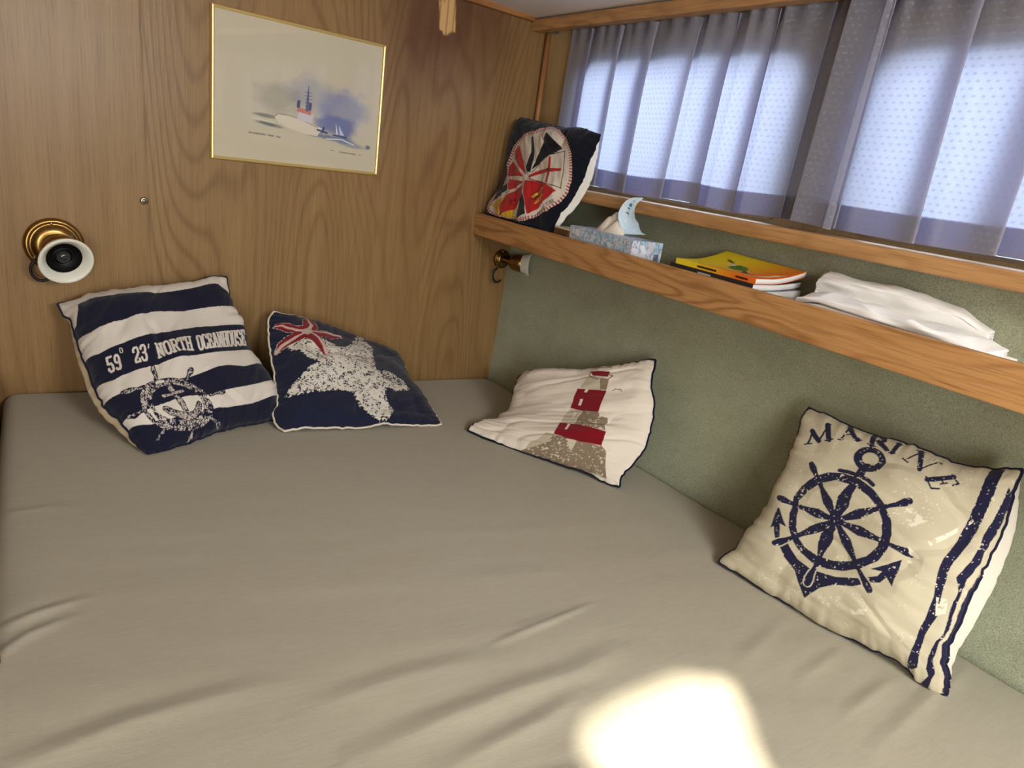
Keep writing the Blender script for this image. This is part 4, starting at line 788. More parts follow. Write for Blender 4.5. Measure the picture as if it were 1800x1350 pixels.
# roman letters with thick and thin strokes: (points, half width in the letter's own units)
ROMAN = {
    'M': [([(.12, 0), (.12, 1)], .025), ([(.1, 1), (.48, .12)], .075), ([(.5, .12), (.86, 1)], .025), ([(.86, 0), (.86, 1)], .075), ([(0, 0), (.25, 0)], .02), ([(.72, 0), (1, 0)], .02), ([(0, 1), (.16, 1)], .02), ([(.82, 1), (1, 1)], .02)],
    'A': [([(.12, 0), (.5, 1)], .03), ([(.5, 1), (.86, 0)], .08), ([(.25, .36), (.72, .36)], .02), ([(0, 0), (.26, 0)], .02), ([(.7, 0), (1, 0)], .02)],
    'R': [([(.22, 0), (.22, 1)], .08), ([(.05, 0), (.4, 0)], .02), ([(.05, 1), (.55, 1)], .025), ([(.55, 1), (.78, .9), (.8, .65), (.58, .5)], .06), ([(.22, .48), (.58, .5)], .025), ([(.5, .5), (.88, 0)], .075), ([(.8, 0), (1, 0)], .02)],
    'I': [([(.5, 0), (.5, 1)], .12), ([(.2, 0), (.8, 0)], .03), ([(.2, 1), (.8, 1)], .03)],
    'N': [([(.15, 0), (.15, 1)], .025), ([(.13, 1), (.85, .02)], .08), ([(.86, 0), (.86, 1)], .025), ([(0, 0), (.3, 0)], .02), ([(0, 1), (.2, 1)], .02), ([(.7, 1), (1, 1)], .02)],
    'E': [([(.25, 0), (.25, 1)], .08), ([(.05, 0), (.85, 0)], .025), ([(.05, 1), (.8, 1)], .025), ([(.25, .52), (.62, .52)], .022), ([(.62, .4), (.62, .64)], .02), ([(.85, 0), (.9, .25)], .03), ([(.8, 1), (.84, .78)], .03)],
}


def ext(c, d=.06):
    c = [tuple(p) for p in c]
    a, b = c[0], c[1]; e, f_ = c[-1], c[-2]
    return [(-d, a[1] + (a[1] - b[1]) * .3)] + c + [(1 + d, e[1] + (e[1] - f_[1]) * .3)]


def print_ocean(D):
    P = Print(NAVY); WH = OFF
    def band(lo, hi): P.poly(ext(lo) + ext(hi)[::-1], WH)
    t0 = D['t0']
    P.poly([(-.1, 1.1)] + [(-.1, t0[0][1] - .02)] + [tuple(p) for p in t0] + [(1.0, t0[-1][1] - .03), (1.1, .86), (1.1, 1.1)], WH)
    lf = D['left']; P.poly([(-.1, 1.1), tuple(lf[0])] + [tuple(p) for p in lf[1:]] + [(-.1, lf[-1][1] - .01)], WH)
    band(D['w1b'], D['w1a']); band(D['w2b'], D['w2a']); band(D['w3b'], D['w3a'])
    q = D['q']
    slab_text(P, '59', q['w59'], WH, .0062, .2); slab_text(P, '23', q['w23'], WH, .0062, .18)
    slab_text(P, 'O', q['deg'], WH, .0022, .2); slab_text(P, "'", q['apo'], WH, .003)
    slab_text(P, 'NORTH', q['north'], WH, .0066, .14); slab_text(P, 'OCEANHOUSE', q['oceanh'], WH, .0062, .12)
    # engraved wheel and anchor
    n1 = P.noise(210, 2, 5); n2 = P.noise(46, 2, 8)
    def engraved(m, edge):
        P.put(m, NAVY); P.put(m & (n1 > .505) & (n2 > .34), lin(196, 186, 178)); P.put(edge, NAVY)
    def erode(m, k):
        e = m.copy()
        for d in (k, -k): e &= np.roll(m, d, 0) & np.roll(m, d, 1)
        return e
    for h in D['handles']:
        w = [.007, .006, .0135, .009] if len(h) == 4 else .008
        m = P.stroke_mask([tuple(p) for p in h], w); big = P.stroke_mask([tuple(p) for p in h], [x + .003 for x in w])
        P.put(big, NAVY); engraved(m, m & ~erode(m, 2))
    mo = P.mask(D['ring_o']); mm = P.mask(D['ring_m']); mi = P.mask(D['ring_i'])
    r = mo & ~mi; engraved(r, (mo & ~erode(mo, 3)) | (mm & ~erode(mm, 3)))
    for t in D['tabs']:
        P.poly(t, WH)
    for a, w in zip(D['anchor'], (.013, .008, .015)):
        m = P.stroke_mask([tuple(p) for p in a], w); P.put(P.stroke_mask([tuple(p) for p in a], w + .004), NAVY); P.put(m & (n1 > .44), lin(186, 176, 168))
    for a in D['heads']: P.put(P.mask(a), NAVY); P.put(erode(P.mask(a), 4) & (n1 > .5), lin(186, 176, 168))
    return P


def print_star(D):
    P = Print(lin(29, 32, 54)); LT = lin(212, 206, 194)
    n1 = P.noise(90, 3, 3); n2 = P.noise(26, 2, 14); n3 = P.noise(160, 2, 6)
    m = P.mask(D['white'])
    k = 14; inner = m.copy()
    for d in (k, -k, k // 2, -k // 2): inner &= np.roll(m, d, 0) & np.roll(m, d, 1)
    outer = m.copy()
    for d in (8, -8): outer |= np.roll(m, d, 0) | np.roll(m, d, 1)
    P.put(outer & ~m & (n1 > .60), LT)
    P.put(m & (n1 > .44), LT); P.put(inner & (n1 > .33), LT)
    P.put(inner & (n2 > .60) & (n3 < .42), lin(29, 32, 54))
    f = P.mask(D['faint']); P.put(f & (n3 > .50), LT)
    P.put((P.stroke_mask([tuple(p) for p in D['red']] + [tuple(D['red'][0])], .004)) & (n3 > .45), LT)
    P.poly(D['red'], lin(132, 28, 36))
    P.put(P.mask(D['red']) & (n3 > .68), lin(90, 24, 40))
    for s_ in D['streaks']:
        P.stroke([tuple(p) for p in s_], [.003, .008, .010, .011, .010][:len(s_)], lin(206, 176, 166))
    P.poly(D['centre'], lin(190, 170, 158))
    return P


def print_light(D):
    P = Print(lin(226, 216, 202)); n1 = P.noise(110, 3, 3); n2 = P.noise(40, 2, 5)
    DG = lin(134, 118, 98); LG = lin(190, 180, 158); RD = lin(126, 18, 30)
    for p in D['lg']: P.poly(p, LG)
    for p in D['dg']: P.poly(p, DG)
    b = P.mask(D['dg'][2]) | P.mask(D['dg'][1])
    P.put(b & (n1 > .66) & (n2 > .48), lin(214, 204, 186)); P.put(P.mask(D['gap'][0]), lin(200, 190, 168))
    for p in D['red']: P.poly(p, RD)
    for p in D['win']: P.poly(p, lin(226, 206, 196))
    P.stroke([tuple(p) for p in D['bird']], .0025, lin(70, 60, 54))
    for p in D['rail']: P.stroke([tuple(q) for q in p], .0035, lin(120, 50, 50))
    return P


def print_marine(D):
    P = Print(CREAM); NV = lin(32, 31, 58)
    n1 = P.noise(130, 3, 3); n2 = P.noise(14, 3, 5); n3 = P.noise(60, 2, 11)
    ink = np.zeros((P.n, P.n), bool); cut = np.zeros_like(ink)
    T = lambda a: [tuple(p) for p in a]
    # anchor behind the wheel
    anc = P.mask(D['crown']) | P.mask(D['ra']) | P.mask(D['la']) | (P.mask(D['eye_o']) & ~P.mask(D['eye_i']))
    for s_ in D['shank']: anc |= P.mask(s_)
    for s_ in D['bar']: anc |= P.stroke_mask(T(s_), .010)
    for s_ in D['shank_lines']: anc &= ~P.stroke_mask(T(s_), .0035)
    ink |= anc
    hub = np.array(D['hub'])
    ring = P.mask(D['ring_o']) & ~P.mask(D['ring_i'])
    ro = P.mask(D['ring_o'])
    grow = ro.copy()
    for d in (6, -6): grow |= np.roll(ro, d, 0) | np.roll(ro, d, 1)
    ink &= ~(grow & ~ro & ~P.stroke_mask(T(D['bar'][0]) , .02))
    wheel = ring.copy(); halo = np.zeros_like(ink)
    ends = [np.array(t) for t in D['tips']] + [np.array(D['up'])]
    for i, t in enumerate(ends):
        k = .68 if i < 7 else 1.0
        d = t - hub
        spoke = [tuple(hub + d * a * k) for a in (.08, .22, .45, .8, 1.0)]
        wheel |= P.stroke_mask(spoke, [.011, .014, .024, .011, .012])
        if i < 7:
            hd = [tuple(hub + d * a) for a in (.72, .80, .90, .97)]
            hm = P.stroke_mask(hd, [.010, .012, .018, .015]); wheel |= hm
            halo |= P.stroke_mask(hd, [.016, .018, .024, .021])
    wheel |= P.mask([tuple(hub + .034 * np.array((math.cos(a), math.sin(a)))) for a in np.linspace(0, 6.28, 20)])
    ink &= ~(halo & ~ring); ink |= wheel
    for ch, q in zip('MARINE', D['letters']):
        for pts, w in ROMAN[ch]:
            h = np.linalg.norm(np.array(q[3]) - np.array(q[0])); wd = np.linalg.norm(np.array(q[1]) - np.array(q[0]))
            dense = []
            for (x0, y0), (x1, y1) in zip(pts[:-1], pts[1:]):
                for t in np.linspace(0, 1, 5): dense.append((x0 + (x1 - x0) * t, y0 + (y1 - y0) * t))
            ink |= P.stroke_mask([tuple(warp(q, x, y)) for x, y in dense], max(.0036, w * .5 * (h + wd) * 1.6))
    for b in D['bands'][:2]: ink |= P.mask(b)
    edge = P.mask(D['bands'][2])
    worn = ((n1 > .74) & (n3 > .50)) | ((n1 > .66) & (n2 > .66))
    P.put(ink, NV); P.put(edge, NV)
    P.put(ink & worn, lin(222, 214, 194))
    P.put(~ink & ~edge & (n1 > .74) & (n2 > .58), lin(226, 218, 198))
    n4 = P.noise(34, 4, 19)
    for s_ in D['smear']: P.put(P.mask(s_) & (n4 > .50), lin(226, 218, 198))
    return P


def print_flags(D):
    P = Print(lin(16, 17, 29)); T = lambda a: [tuple(p) for p in a]
    WH = lin(206, 194, 178); RD = lin(176, 34, 34); BK = lin(22, 20, 28)
    d1 = P.mask(D['disc']); d2 = P.mask(D['disc2'])
    P.put(d1, lin(214, 192, 180))
    c = np.array(D['lines'][0][0]); ang = np.arctan2(P.V - c[1], P.U - c[0])
    P.put(d1 & ~d2 & (np.sin(ang * 110) > .1), lin(158, 74, 78))
    P.put(d2, WH)
    for p in D['red']: P.poly(p, RD)
    for p in D['yellow']: P.poly(p, lin(214, 168, 40))
    for p in D['black']: P.poly(p, BK)
    for p in D['cross']: P.poly(p, RD)
    P.stroke(T(D['lines'][4]), .012, WH); P.stroke(T(D['lines'][5]), .010, WH)
    for l in D['lines'][:4]: P.stroke(T(l), .0035, lin(74, 66, 60))
    n = P.noise(120, 2, 3)
    m = P.mask(D['crest']); P.put(m & (n > .45), lin(74, 28, 22))
    for p in D['gold']: P.put(P.mask(p) & (n > .42), lin(224, 178, 60))
    P.put(P.mask(D['crest2']) & (n > .5), lin(84, 28, 24))
    P.poly(D['dot'], lin(60, 50, 46))
    slab_text(P, 'ROYAL YORK', D['words'][0], BK, .0022, .2)
    return P


PRINTS = dict(ocean=print_ocean, star=print_star, light=print_light, marine=print_marine, flags=print_flags)
M_FRONT = cloth('printed_cotton', attr=True, mottle=.05)
M_BK = dict(ocean=cloth('cream_cotton_back', lin(196, 178, 146)), star=cloth('navy_cotton_back', lin(30, 34, 60)),
            light=cloth('navy_cotton_reverse', lin(30, 32, 56)), marine=cloth('off_white_cotton_back', lin(214, 208, 194)),
            flags=cloth('white_cotton_back', lin(222, 218, 208)))
M_PIPE = dict(ocean=cloth('navy_piping', lin(24, 26, 46)), star=cloth('cream_piping', lin(214, 204, 184)), light=cloth('dark_navy_piping', lin(22, 24, 46)),
              marine=cloth('navy_cord_piping', lin(26, 28, 50)), flags=cloth('black_piping', lin(18, 20, 34)))
LAB = dict(
    ocean=('square_cushion', 'navy and white striped cushion printed 59° 23\' NORTH OCEANHOUSE leaning on the wood bulkhead', .0030),
    star=('square_cushion', 'navy cushion with a large white starfish and a small red one, piped in cream', .0030),
    light=('square_cushion', 'off-white cushion printed with a red and grey lighthouse, slumped against the green wall', .0032),
    marine=('square_cushion', 'beige cushion printed MARINE with a navy ship wheel and anchor', .0030),
    flags=('square_cushion', 'dark navy cushion with a round print of flags, standing on the shelf in the corner', .0020))
for key in ('ocean', 'star', 'light', 'marine', 'flags'):
    N = 341
    U, V, Fr, Bk, Sm = cushion_surface(SEAMS[key], N, limit=(limit_shelf if key == 'flags' else limit_bed), eye=EYE, **CUSH[key])
    name, lab, pr_ = LAB[key]
    base = Sm[N // 2, 0]
    root = empty(name, (float(base[0]), float(base[1]), float(base[2])))
    tag(root, lab, 'cushion')
    P = PRINTS[key](UVS[key])
    # outward orientation: front sheet faces the viewer's side
    v1 = Fr[N // 2 + 5, N // 2] - Fr[N // 2, N // 2]; v2 = Fr[N // 2, N // 2 + 5] - Fr[N // 2, N // 2]
    flip = np.dot(np.cross(v1, v2), Fr[N // 2, N // 2] - Bk[N // 2, N // 2]) < 0
    me = np_mesh('printed_front', Fr.reshape(-1, 3), grid_faces(N, N, flip), None, P.sample(U, V).reshape(-1, 3))
    link('printed_front', me, M_FRONT, root)
    q = slice(0, N, 4)
    Bs = Bk[q, q]; nb = Bs.shape[0]
    me = np_mesh('back_cover', Bs.reshape(-1, 3), grid_faces(nb, nb, not flip))
    link('back_cover', me, M_BK[key], root)
    loop = np.concatenate([Sm[:, 0], Sm[-1, 1:], Sm[-2::-1, -1], Sm[0, -2:0:-1]])[::3]
    mid = (Fr + Bk).mean((0, 1)) / 2
    bm = bmesh.new(); tube(bm, [Vector(p) for p in loop.tolist()], pr_, 8, True)
    bm_obj('piping', bm, M_PIPE[key], root, True)

# ------------------------------------------------------------------ curtains
def curtain_mat():
    t = NT('curtain_cotton', .85, .1)
    uv = t.new('ShaderNodeTexCoord'); sp = t.new('ShaderNodeSeparateXYZ'); t.l.new(uv.outputs['UV'], sp.inputs[0])
    u, v = sp.outputs[0], sp.outputs[1]
    ps, pv = .0078, .0120
    row = t.math('FLOOR', t.math('DIVIDE', v, pv))
    off = t.math('MULTIPLY', t.math('MODULO', row, 2.0), .5)
    fu = t.math('SUBTRACT', t.math('FRACT', t.math('ADD', t.math('DIVIDE', u, ps * 2), off)), .5)
    fv = t.math('SUBTRACT', t.math('FRACT', t.math('DIVIDE', v, pv)), .5)
    x = t.math('MULTIPLY', fu, ps * 2); y = t.math('MULTIPLY', fv, pv)
    def dash(dx, dy):
        xx = t.math('SUBTRACT', x, dx); yy = t.math('SUBTRACT', y, dy)
        a = t.math('ABSOLUTE', t.math('ADD', t.math('MULTIPLY', xx, .78), t.math('MULTIPLY', yy, -.62)))
        b = t.math('ABSOLUTE', t.math('ADD', t.math('MULTIPLY', xx, .62), t.math('MULTIPLY', yy, .78)))
        return t.math('MULTIPLY', t.math('LESS_THAN', a, .00062), t.math('LESS_THAN', b, .0024))
    mk = t.math('MAXIMUM', dash(-.0015, 0.0005), dash(.0015, -.0005))
    wv = t.noise(t.coord('UV', (900, 900, 1)), 1, 2)
    c = t.mix(mk, lin(158, 156, 164), lin(214, 214, 222))
    tc = t.mix(mk, lin(212, 212, 234), lin(126, 130, 170))
    t.base(c)
    t.b.inputs['Sheen Weight'].default_value = .2
    t.bump(t.math('ADD', t.math('MULTIPLY', mk, .6), t.math('MULTIPLY', wv, .3)), .3, .0005)
    tr = t.new('ShaderNodeBsdfTranslucent'); t.put(tr.inputs[0], tc)
    ms = t.new('ShaderNodeMixShader'); ms.inputs[0].default_value = .55
    t.l.new(t.b.outputs[0], ms.inputs[1]); t.l.new(tr.outputs[0], ms.inputs[2]); t.l.new(ms.outputs[0], t.out.inputs[0])
    return t.m


M_CURT = curtain_mat()


def curtain(name, y0, y1, folds, seed, label, group, zb=.7035, zt=1.128, lead=False, xc=.030):
    nu, nz = 90 * folds + 400, 80
    rng = np.random.RandomState(seed)
    wdt = rng.uniform(.75, 1.3, folds); wdt = wdt / wdt.sum() * (y0 - y1)
    st = np.r_[0, np.cumsum(wdt)]
    ret = rng.uniform(.18, .40, folds); fl = rng.uniform(.70, .86, folds); tl = rng.uniform(-.006, .006, folds)
    if lead:
        wdt[-1] = .105; wdt[:-1] *= (y0 - y1 - .105) / wdt[:-1].sum(); st = np.r_[0, np.cumsum(wdt)]; ret[-1] = .01; fl[-1] = .90
    z = np.linspace(zb, zt, nz); h = (zt - z) / (zt - zb)     # h: 0 top, 1 hem
    t = np.linspace(0, folds, nu); ki = np.minimum(t.astype(int), folds - 1); tf = t - ki
    X = np.empty((nu, nz)); Yp = np.empty((nu, nz))
    ker = np.hanning(17); ker /= ker.sum()
    for j, hj in enumerate(h):
        g = .35 + .65 * min(1, hj / .35)
        r = ret[ki] * g; f_ = fl[ki]
        # broad front panel, a return tucked behind it, then out to the next panel
        k0, k1, k2, k3 = 0, .60, .76, 1.0
        yy_ = np.select([tf < k1, tf < k2], [tf / k1 * f_, f_ - (tf - k1) / (k2 - k1) * r], f_ - r + (tf - k2) / (k3 - k2) * (1 - f_ + r))
        xx_ = np.select([tf < k1, tf < k2], [-.5 + .25 * np.sin(tf / k1 * 3.14 + ki), -.5 + (tf - k1) / (k2 - k1) * 1.3], .8 - (tf - k2) / (k3 - k2) * 1.3)
        y_ = st[ki] + yy_ * wdt[ki]
        # folds drift sideways a little on the way down
        y_ = y_ + np.interp(t, np.arange(folds + 1), rng_d := np.random.RandomState(seed + 5).uniform(-.020, .020, folds + 1)) * (hj - .3) * np.minimum(1, np.minimum(t, folds - t))
        pl = np.sin(t * 6.283 * 3 + ki) * math.exp(-hj / .12)
        x_ = xc + (.008 + .0085 * min(1, hj / .4)) * xx_ + .0040 * pl + tl[ki] * hj * np.sin(tf * 3.14)
        xp = np.pad(x_, 8, mode='edge'); yp = np.pad(y_, 8, mode='edge')
        X[:, j] = np.convolve(xp, ker, 'valid'); Yp[:, j] = y0 - np.convolve(yp, ker, 'valid')
    X = np.clip(X, xc - .021, xc + .018)
    A, H = np.meshgrid(t / folds, h, indexing='ij')
    if lead:       # the free leading edge swings forward over the next curtain
        m = np.clip((A * folds - folds + 1) / .12, 0, 1); X = X * (1 - m) + (xc - .028 - .004 * H + .003 * np.sin(A * 70)) * m
    Zp = np.broadcast_to(z[None], X.shape) + .003 * np.sin(A * 19 + seed) * H + .004 * np.sin(A * folds * 6.283 + .5) * (1 - H) ** 6
    ds = np.hypot(np.diff(X, axis=0), np.diff(Yp, axis=0)).mean(1); s = np.r_[0, np.cumsum(ds)]
    uv = np.stack([np.broadcast_to(s[:, None], X.shape), Zp], -1)
    root = empty(name, (xc, (y0 + y1) / 2, zb)); tag(root, label, 'curtain', group)
    me = np_mesh('panel', np.stack([X, Yp, Zp], -1).reshape(-1, 3), grid_faces(nu, nz), uv.reshape(-1, 2))
    link('panel', me, M_CURT, root)
    for nm, sel in (('hem', H[0] > .875), ('heading_tape', H[0] < .085)):
        w = np.where(sel)[0]
        # second layer of cloth on the window side
        co = []; fc = []; uvs_ = []
        for lay, dxl in enumerate((.0014, .0028) if nm == 'hem' else (.0014,)):
            co.append(np.stack([X[:, w] + dxl, Yp[:, w], Zp[:, w] + .0004 * lay], -1).reshape(-1, 3)); fc.append(grid_faces(nu, len(w)) + lay * nu * len(w)); uvs_.append(uv[:, w].reshape(-1, 2))
        me = np_mesh(nm, np.concatenate(co), np.concatenate(fc), np.concatenate(uvs_))
        link(nm, me, M_CURT, root)
    return root


curtain('curtain', -.165, -1.155, 8, 4, 'left curtain of patterned grey-lilac cotton, its free edge overlapping the right one', None, lead=True)
curtain('curtain', -1.06, -3.05, 14, 9, 'right curtain of patterned grey-lilac cotton, cut off by the right picture edge', None, zb=.705)
bm = bmesh.new(); tube(bm, [(.036, -.03, 1.136), (.036, -1.2, 1.136), (.036, -3.3, 1.136)], .0045, 10)
for yb in (-.05, -1.1, -2.2): box(bm, (.030, yb - .006, 1.128), (.075, yb + .006, 1.140))
tag(bm_obj('curtain_rail', bm, M_ALU), 'thin metal curtain rail tucked behind the wooden pelmet', 'curtain rail')

# ------------------------------------------------------------------ framed watercolour
M_BRASSF = plain('polished_gold_frame', lin(236, 210, 140), .36, .5, .75)
FX0, FX1, FZ0, FZ1 = -.9610, -.5120, .6513, .9875
pic = empty('framed_picture', tuple(wallframe(-.7365, .002, .6513).translation))
tag(pic, 'gold-framed watercolour of boats at sea hanging on the wood bulkhead', 'picture')
Mw = wallframe()
bm = bmesh.new()
fw = .0075
prof = [(0, .001), (0, .012), (.0015, .0145), (.004, .0152), (.0065, .0140), (.0075, .0118), (.0075, .001)]
corners = [(FX0, FZ0, 1, 1), (FX1, FZ0, -1, 1), (FX1, FZ1, -1, -1), (FX0, FZ1, 1, -1)]
rings = [[bm.verts.new(Mw @ Vector((cx + sx * w, cz + sz * w, d))) for w, d in prof] for cx, cz, sx, sz in corners]
for i in range(4):
    a, b = rings[i], rings[(i + 1) % 4]
    for k in range(len(prof) - 1): bm.faces.new((a[k], a[k + 1], b[k + 1], b[k]))
    bm.faces.new((a[-1], a[0], b[0], b[-1]))
bm_obj('frame', bm, M_BRASSF, pic)


def watercolour():
    nx, nz = 700, 520
    a = np.linspace(0, 1, nx); b = np.linspace(0, 1, nz); A, B = np.meshgrid(a, b, indexing='ij')
    P = Print(lin(198, 189, 167), 700)
    U, V = P.U, P.V
    n1 = fbm(U * 9, V * 9, 4, 3); n2 = fbm(U * 30, V * 12, 3, 7)
    def blend(m, c):
        P.im[:] = P.im * (1 - m[..., None]) + np.array(c) * m[..., None]
    def blob(cu, cv, ru, rv, k, c, th=0.0):
        du = (U - cu) * math.cos(th) + (V - cv) * math.sin(th); dv = -(U - cu) * math.sin(th) + (V - cv) * math.cos(th)
        r = np.sqrt((du / ru) ** 2 + (dv / rv) ** 2) + (n1 - .5) * .9
        blend(np.clip((1.0 - r) * 2.2, 0, 1) * k, c)
    blob(.38, .47, .19, .13, .55, lin(146, 142, 122))
    blob(.56, .52, .22, .20, .50, lin(138, 140, 160))
    blob(.74, .42, .20, .22, .62, lin(120, 130, 176))
    blob(.72, .33, .18, .10, .70, lin(96, 108, 160))
    blob(.27, .335, .09, .018, .85, lin(112, 116, 104), -.08)
    blob(.30, .275, .10, .020, .9, lin(92, 108, 106), -.15)
    blob(.70, .235, .18, .030, .85, lin(104, 116, 152), -.10)
    blob(.83, .20, .12, .026, .7, lin(130, 140, 158), -.15)
    # motor vessel: white hull, red deckhouse, mast
    P.poly([(.335, .335), (.36, .30), (.40, .275), (.50, .245), (.60, .235), (.63, .30), (.58, .315), (.50, .335), (.42, .355), (.36, .358)], lin(214, 204, 184))
    P.stroke([(.335, .335), (.355, .36), (.42, .362), (.50, .343), (.60, .30)], .0022, lin(136, 124, 104))
    P.poly([(.47, .345), (.56, .325), (.57, .395), (.485, .40)], lin(200, 196, 200))
    P.poly([(.465, .40), (.555, .385), (.555, .425), (.475, .43)], lin(196, 122, 108))
    for c_ in ((.475, .455), (.545, .45)): P.stroke([(c_[0], c_[1] - .02), (c_[0] + .003, c_[1] + .02)], .010, lin(76, 82, 110))
    P.stroke([(.530, .42), (.532, .52), (.535, .60)], [.010, .007, .002], lin(92, 96, 124))
    for k in range(5): P.stroke([(.515, .45 + k * .025), (.555, .452 + k * .025)], .0022, lin(84, 88, 116))
    # sailing dinghies and small craft
    P.poly([(.72, .27), (.715, .36), (.735, .27)], lin(212, 212, 226)); P.poly([(.745, .27), (.735, .345), (.775, .265)], lin(196, 200, 222))
    P.stroke([(.70, .262), (.79, .255)], .005, lin(70, 78, 118)); P.stroke([(.60, .285), (.66, .27)], .007, lin(70, 78, 118))
    P.stroke([(.64, .31), (.63, .27)], .006, lin(64, 72, 112))
    P.stroke([(.66, .225), (.76, .235), (.84, .205)], .005, lin(208, 208, 210)); P.stroke([(.21, .305), (.34, .292)], .004, lin(216, 206, 186))
    blob(.94, .20, .02, .02, .8, lin(90, 100, 140))
    # handwritten caption and signature
    rg = random.Random(5)
    def script(x0, x1, y, n, h):
        pts = []
        for i in range(n * 6):
            t = i / (n * 6 - 1); pts.append((x0 + (x1 - x0) * t, y - t * .004 + h * math.sin(i * 1.7 + rg.random()) * (.5 + .5 * rg.random())))
        P.stroke(pts, .0013, lin(74, 66, 60))
    script(.19, .29, .197, 7, .008); script(.30, .335, .195, 3, .007); script(.35, .375, .193, 2, .007)
    script(.745, .86, .135, 7, .007); P.stroke([(.69, .140), (.715, .140)], .0014, lin(74, 66, 60)); P.stroke([(.88, .130), (.90, .128)], .0014, lin(74, 66, 60))
    S_ = FX0 + .007 + (FX1 - FX0 - .014) * A; Z_ = FZ0 + .007 + (FZ1 - FZ0 - .014) * B
    co = S_[..., None] * W2 - NW * .0085 + np.array([0, 0, 1.0]) * Z_[..., None]
    me = np_mesh('watercolour_print', co.reshape(-1, 3), grid_faces(nx, nz, True), None, P.sample(A, B).reshape(-1, 3))
    t = NT('watercolour_paper', .8, .1); at = t.new('ShaderNodeAttribute'); at.attribute_name = 'print'; t.base(at.outputs['Color'])
    return link('watercolour_print', me, t.m, pic, False)


watercolour()
M_PICG = NT('picture_glass', .015, .5)
thin_glass(M_PICG, .012)
bm = bmesh.new(); box(bm, (FX0 + .006, FZ0 + .006, .0100), (FX1 - .006, FZ1 - .006, .0115), 0, 2, Mw)
bm_obj('glass', bm, M_PICG.m, pic)

# ------------------------------------------------------------------ reading lamps
M_BRASS = NT('aged_brass', .28, .5); M_BRASS.b.inputs['Metallic'].default_value = 1.0
M_BRASS.base(M_BRASS.mix(M_BRASS.noise(M_BRASS.coord('Object'), 90, 3), lin(118, 88, 46), lin(178, 142, 84)))
M_WHITE = plain('white_enamel', lin(222, 220, 206), .35, .4)
M_BLACK = plain('black_plastic', lin(22, 20, 20), .4, .4)
M_BULB = plain('dark_lamp_glass', lin(48, 46, 46), .12, .5)
M_CHROME = plain('screw_steel', lin(150, 140, 124), .3, .5, 1.0)


def lamp(s, z, aim, label, scale=1.0, arm=.030, plate=None):
    head = scale; scale = plate or scale
    M0 = wallframe(s, .001, z)
    root = empty('reading_lamp', tuple(M0.translation)); tag(root, label, 'lamp')
    bm = bmesh.new()
    lathe(bm, [(.001, 0), (.056 * scale, 0), (.058 * scale, .004), (.056 * scale, .010), (.050 * scale, .013), (.048 * scale, .011), (.043 * scale, .012), (.040 * scale, .018), (.030 * scale, .020), (.001, .020)], M0, 56)
    bp = bm_obj('wall_plate', bm, M_BRASS.m, root, True)
    for a in (95, 215, 335):
        bm = bmesh.new()
        c = M0 @ Vector((.0475 * scale * math.cos(math.radians(a)), .0475 * scale * math.sin(math.radians(a)), .010))
        lathe(bm, [(.0005, 0), (.0035, 0), (.0035, .003), (.002, .0045), (.0005, .0045)], Matrix.Translation(c) @ M0.to_3x3().to_4x4(), 12)
        bm_obj('screw', bm, M_CHROME, bp, True)
    hub = M0 @ Vector((0, 0, .020)); ad = (M0.to_3x3() @ Vector(aim)).normalized()
    bm = bmesh.new(); lathe(bm, [(.001, 0), (.020 * scale, 0), (.021 * scale, arm * .6), (.016 * scale, arm), (.001, arm)], Matrix.Translation(hub) @ M0.to_3x3().to_4x4(), 32)
    bm_obj('knuckle', bm, M_BRASS.m, root, True)
    start = hub + (M0.to_3x3() @ Vector((0, 0, arm * .55)))
    R_ = ad.to_track_quat('Z', 'Y').to_matrix().to_4x4(); H = Matrix.Translation(start) @ R_
    k = head
    bm = bmesh.new()
    lathe(bm, [(.001, -.006), (.024 * k, -.006), (.034 * k, .004), (.038 * k, .020), (.0395 * k, .036), (.0375 * k, .038), (.036 * k, .034), (.030 * k, .022)], H, 56, False)
    bm_obj('shade_shell', bm, M_BRASS.m, root, True)
    bm = bmesh.new()
    pr_ = [(.0385 * k, .034), (.0410 * k, .040), (.046 * k, .051), (.0515 * k, .0605), (.0525 * k, .0640), (.0510 * k, .0665), (.047 * k, .0660), (.041 * k, .058), (.034 * k, .050), (.0335 * k, .047)]
    lathe(bm, pr_, H, 64, False)
    bm_obj('white_reflector', bm, M_WHITE, root, True)
    bm = bmesh.new()
    lathe(bm, [(.034 * k, .0505), (.033 * k, .046), (.030 * k, .040), (.020 * k, .030), (.001, .029)], H, 48, False)
    lathe(bm, [(.020 * k, .034), (.020 * k, .043), (.018 * k, .044), (.018 * k, .036)], H, 40, False)
    bm_obj('socket_cup', bm, M_BLACK, root, True)
    bm = bmesh.new(); lathe(bm, [(.014 * k, .034), (.015 * k, .043), (.012 * k, .050), (.006 * k, .0535), (.001, .054)], H, 32, False)
    bm_obj('bulb', bm, M_BULB, root, True)
    bm = bmesh.new(); R3 = M0.to_3x3()
    pts = [hub + R3 @ Vector((-.030 + .020 * math.cos(a) * 1.0, -.050 + .024 * math.sin(a), .012)) * 1 for a in np.linspace(1.9, 5.6, 14)]
    tube(bm, pts, .0032, 8)
    bm_obj('switch_loop', bm, M_BLACK, root, True)
    return root


lamp(-1.2890, .4335, (.12, -.30, 1), 'brass reading lamp with white reflector left of the cushions on the bulkhead')
lamp(-.014, .424, (.60, .04, .9), 'small brass reading lamp in the corner just under the shelf', .74, .075, .56)

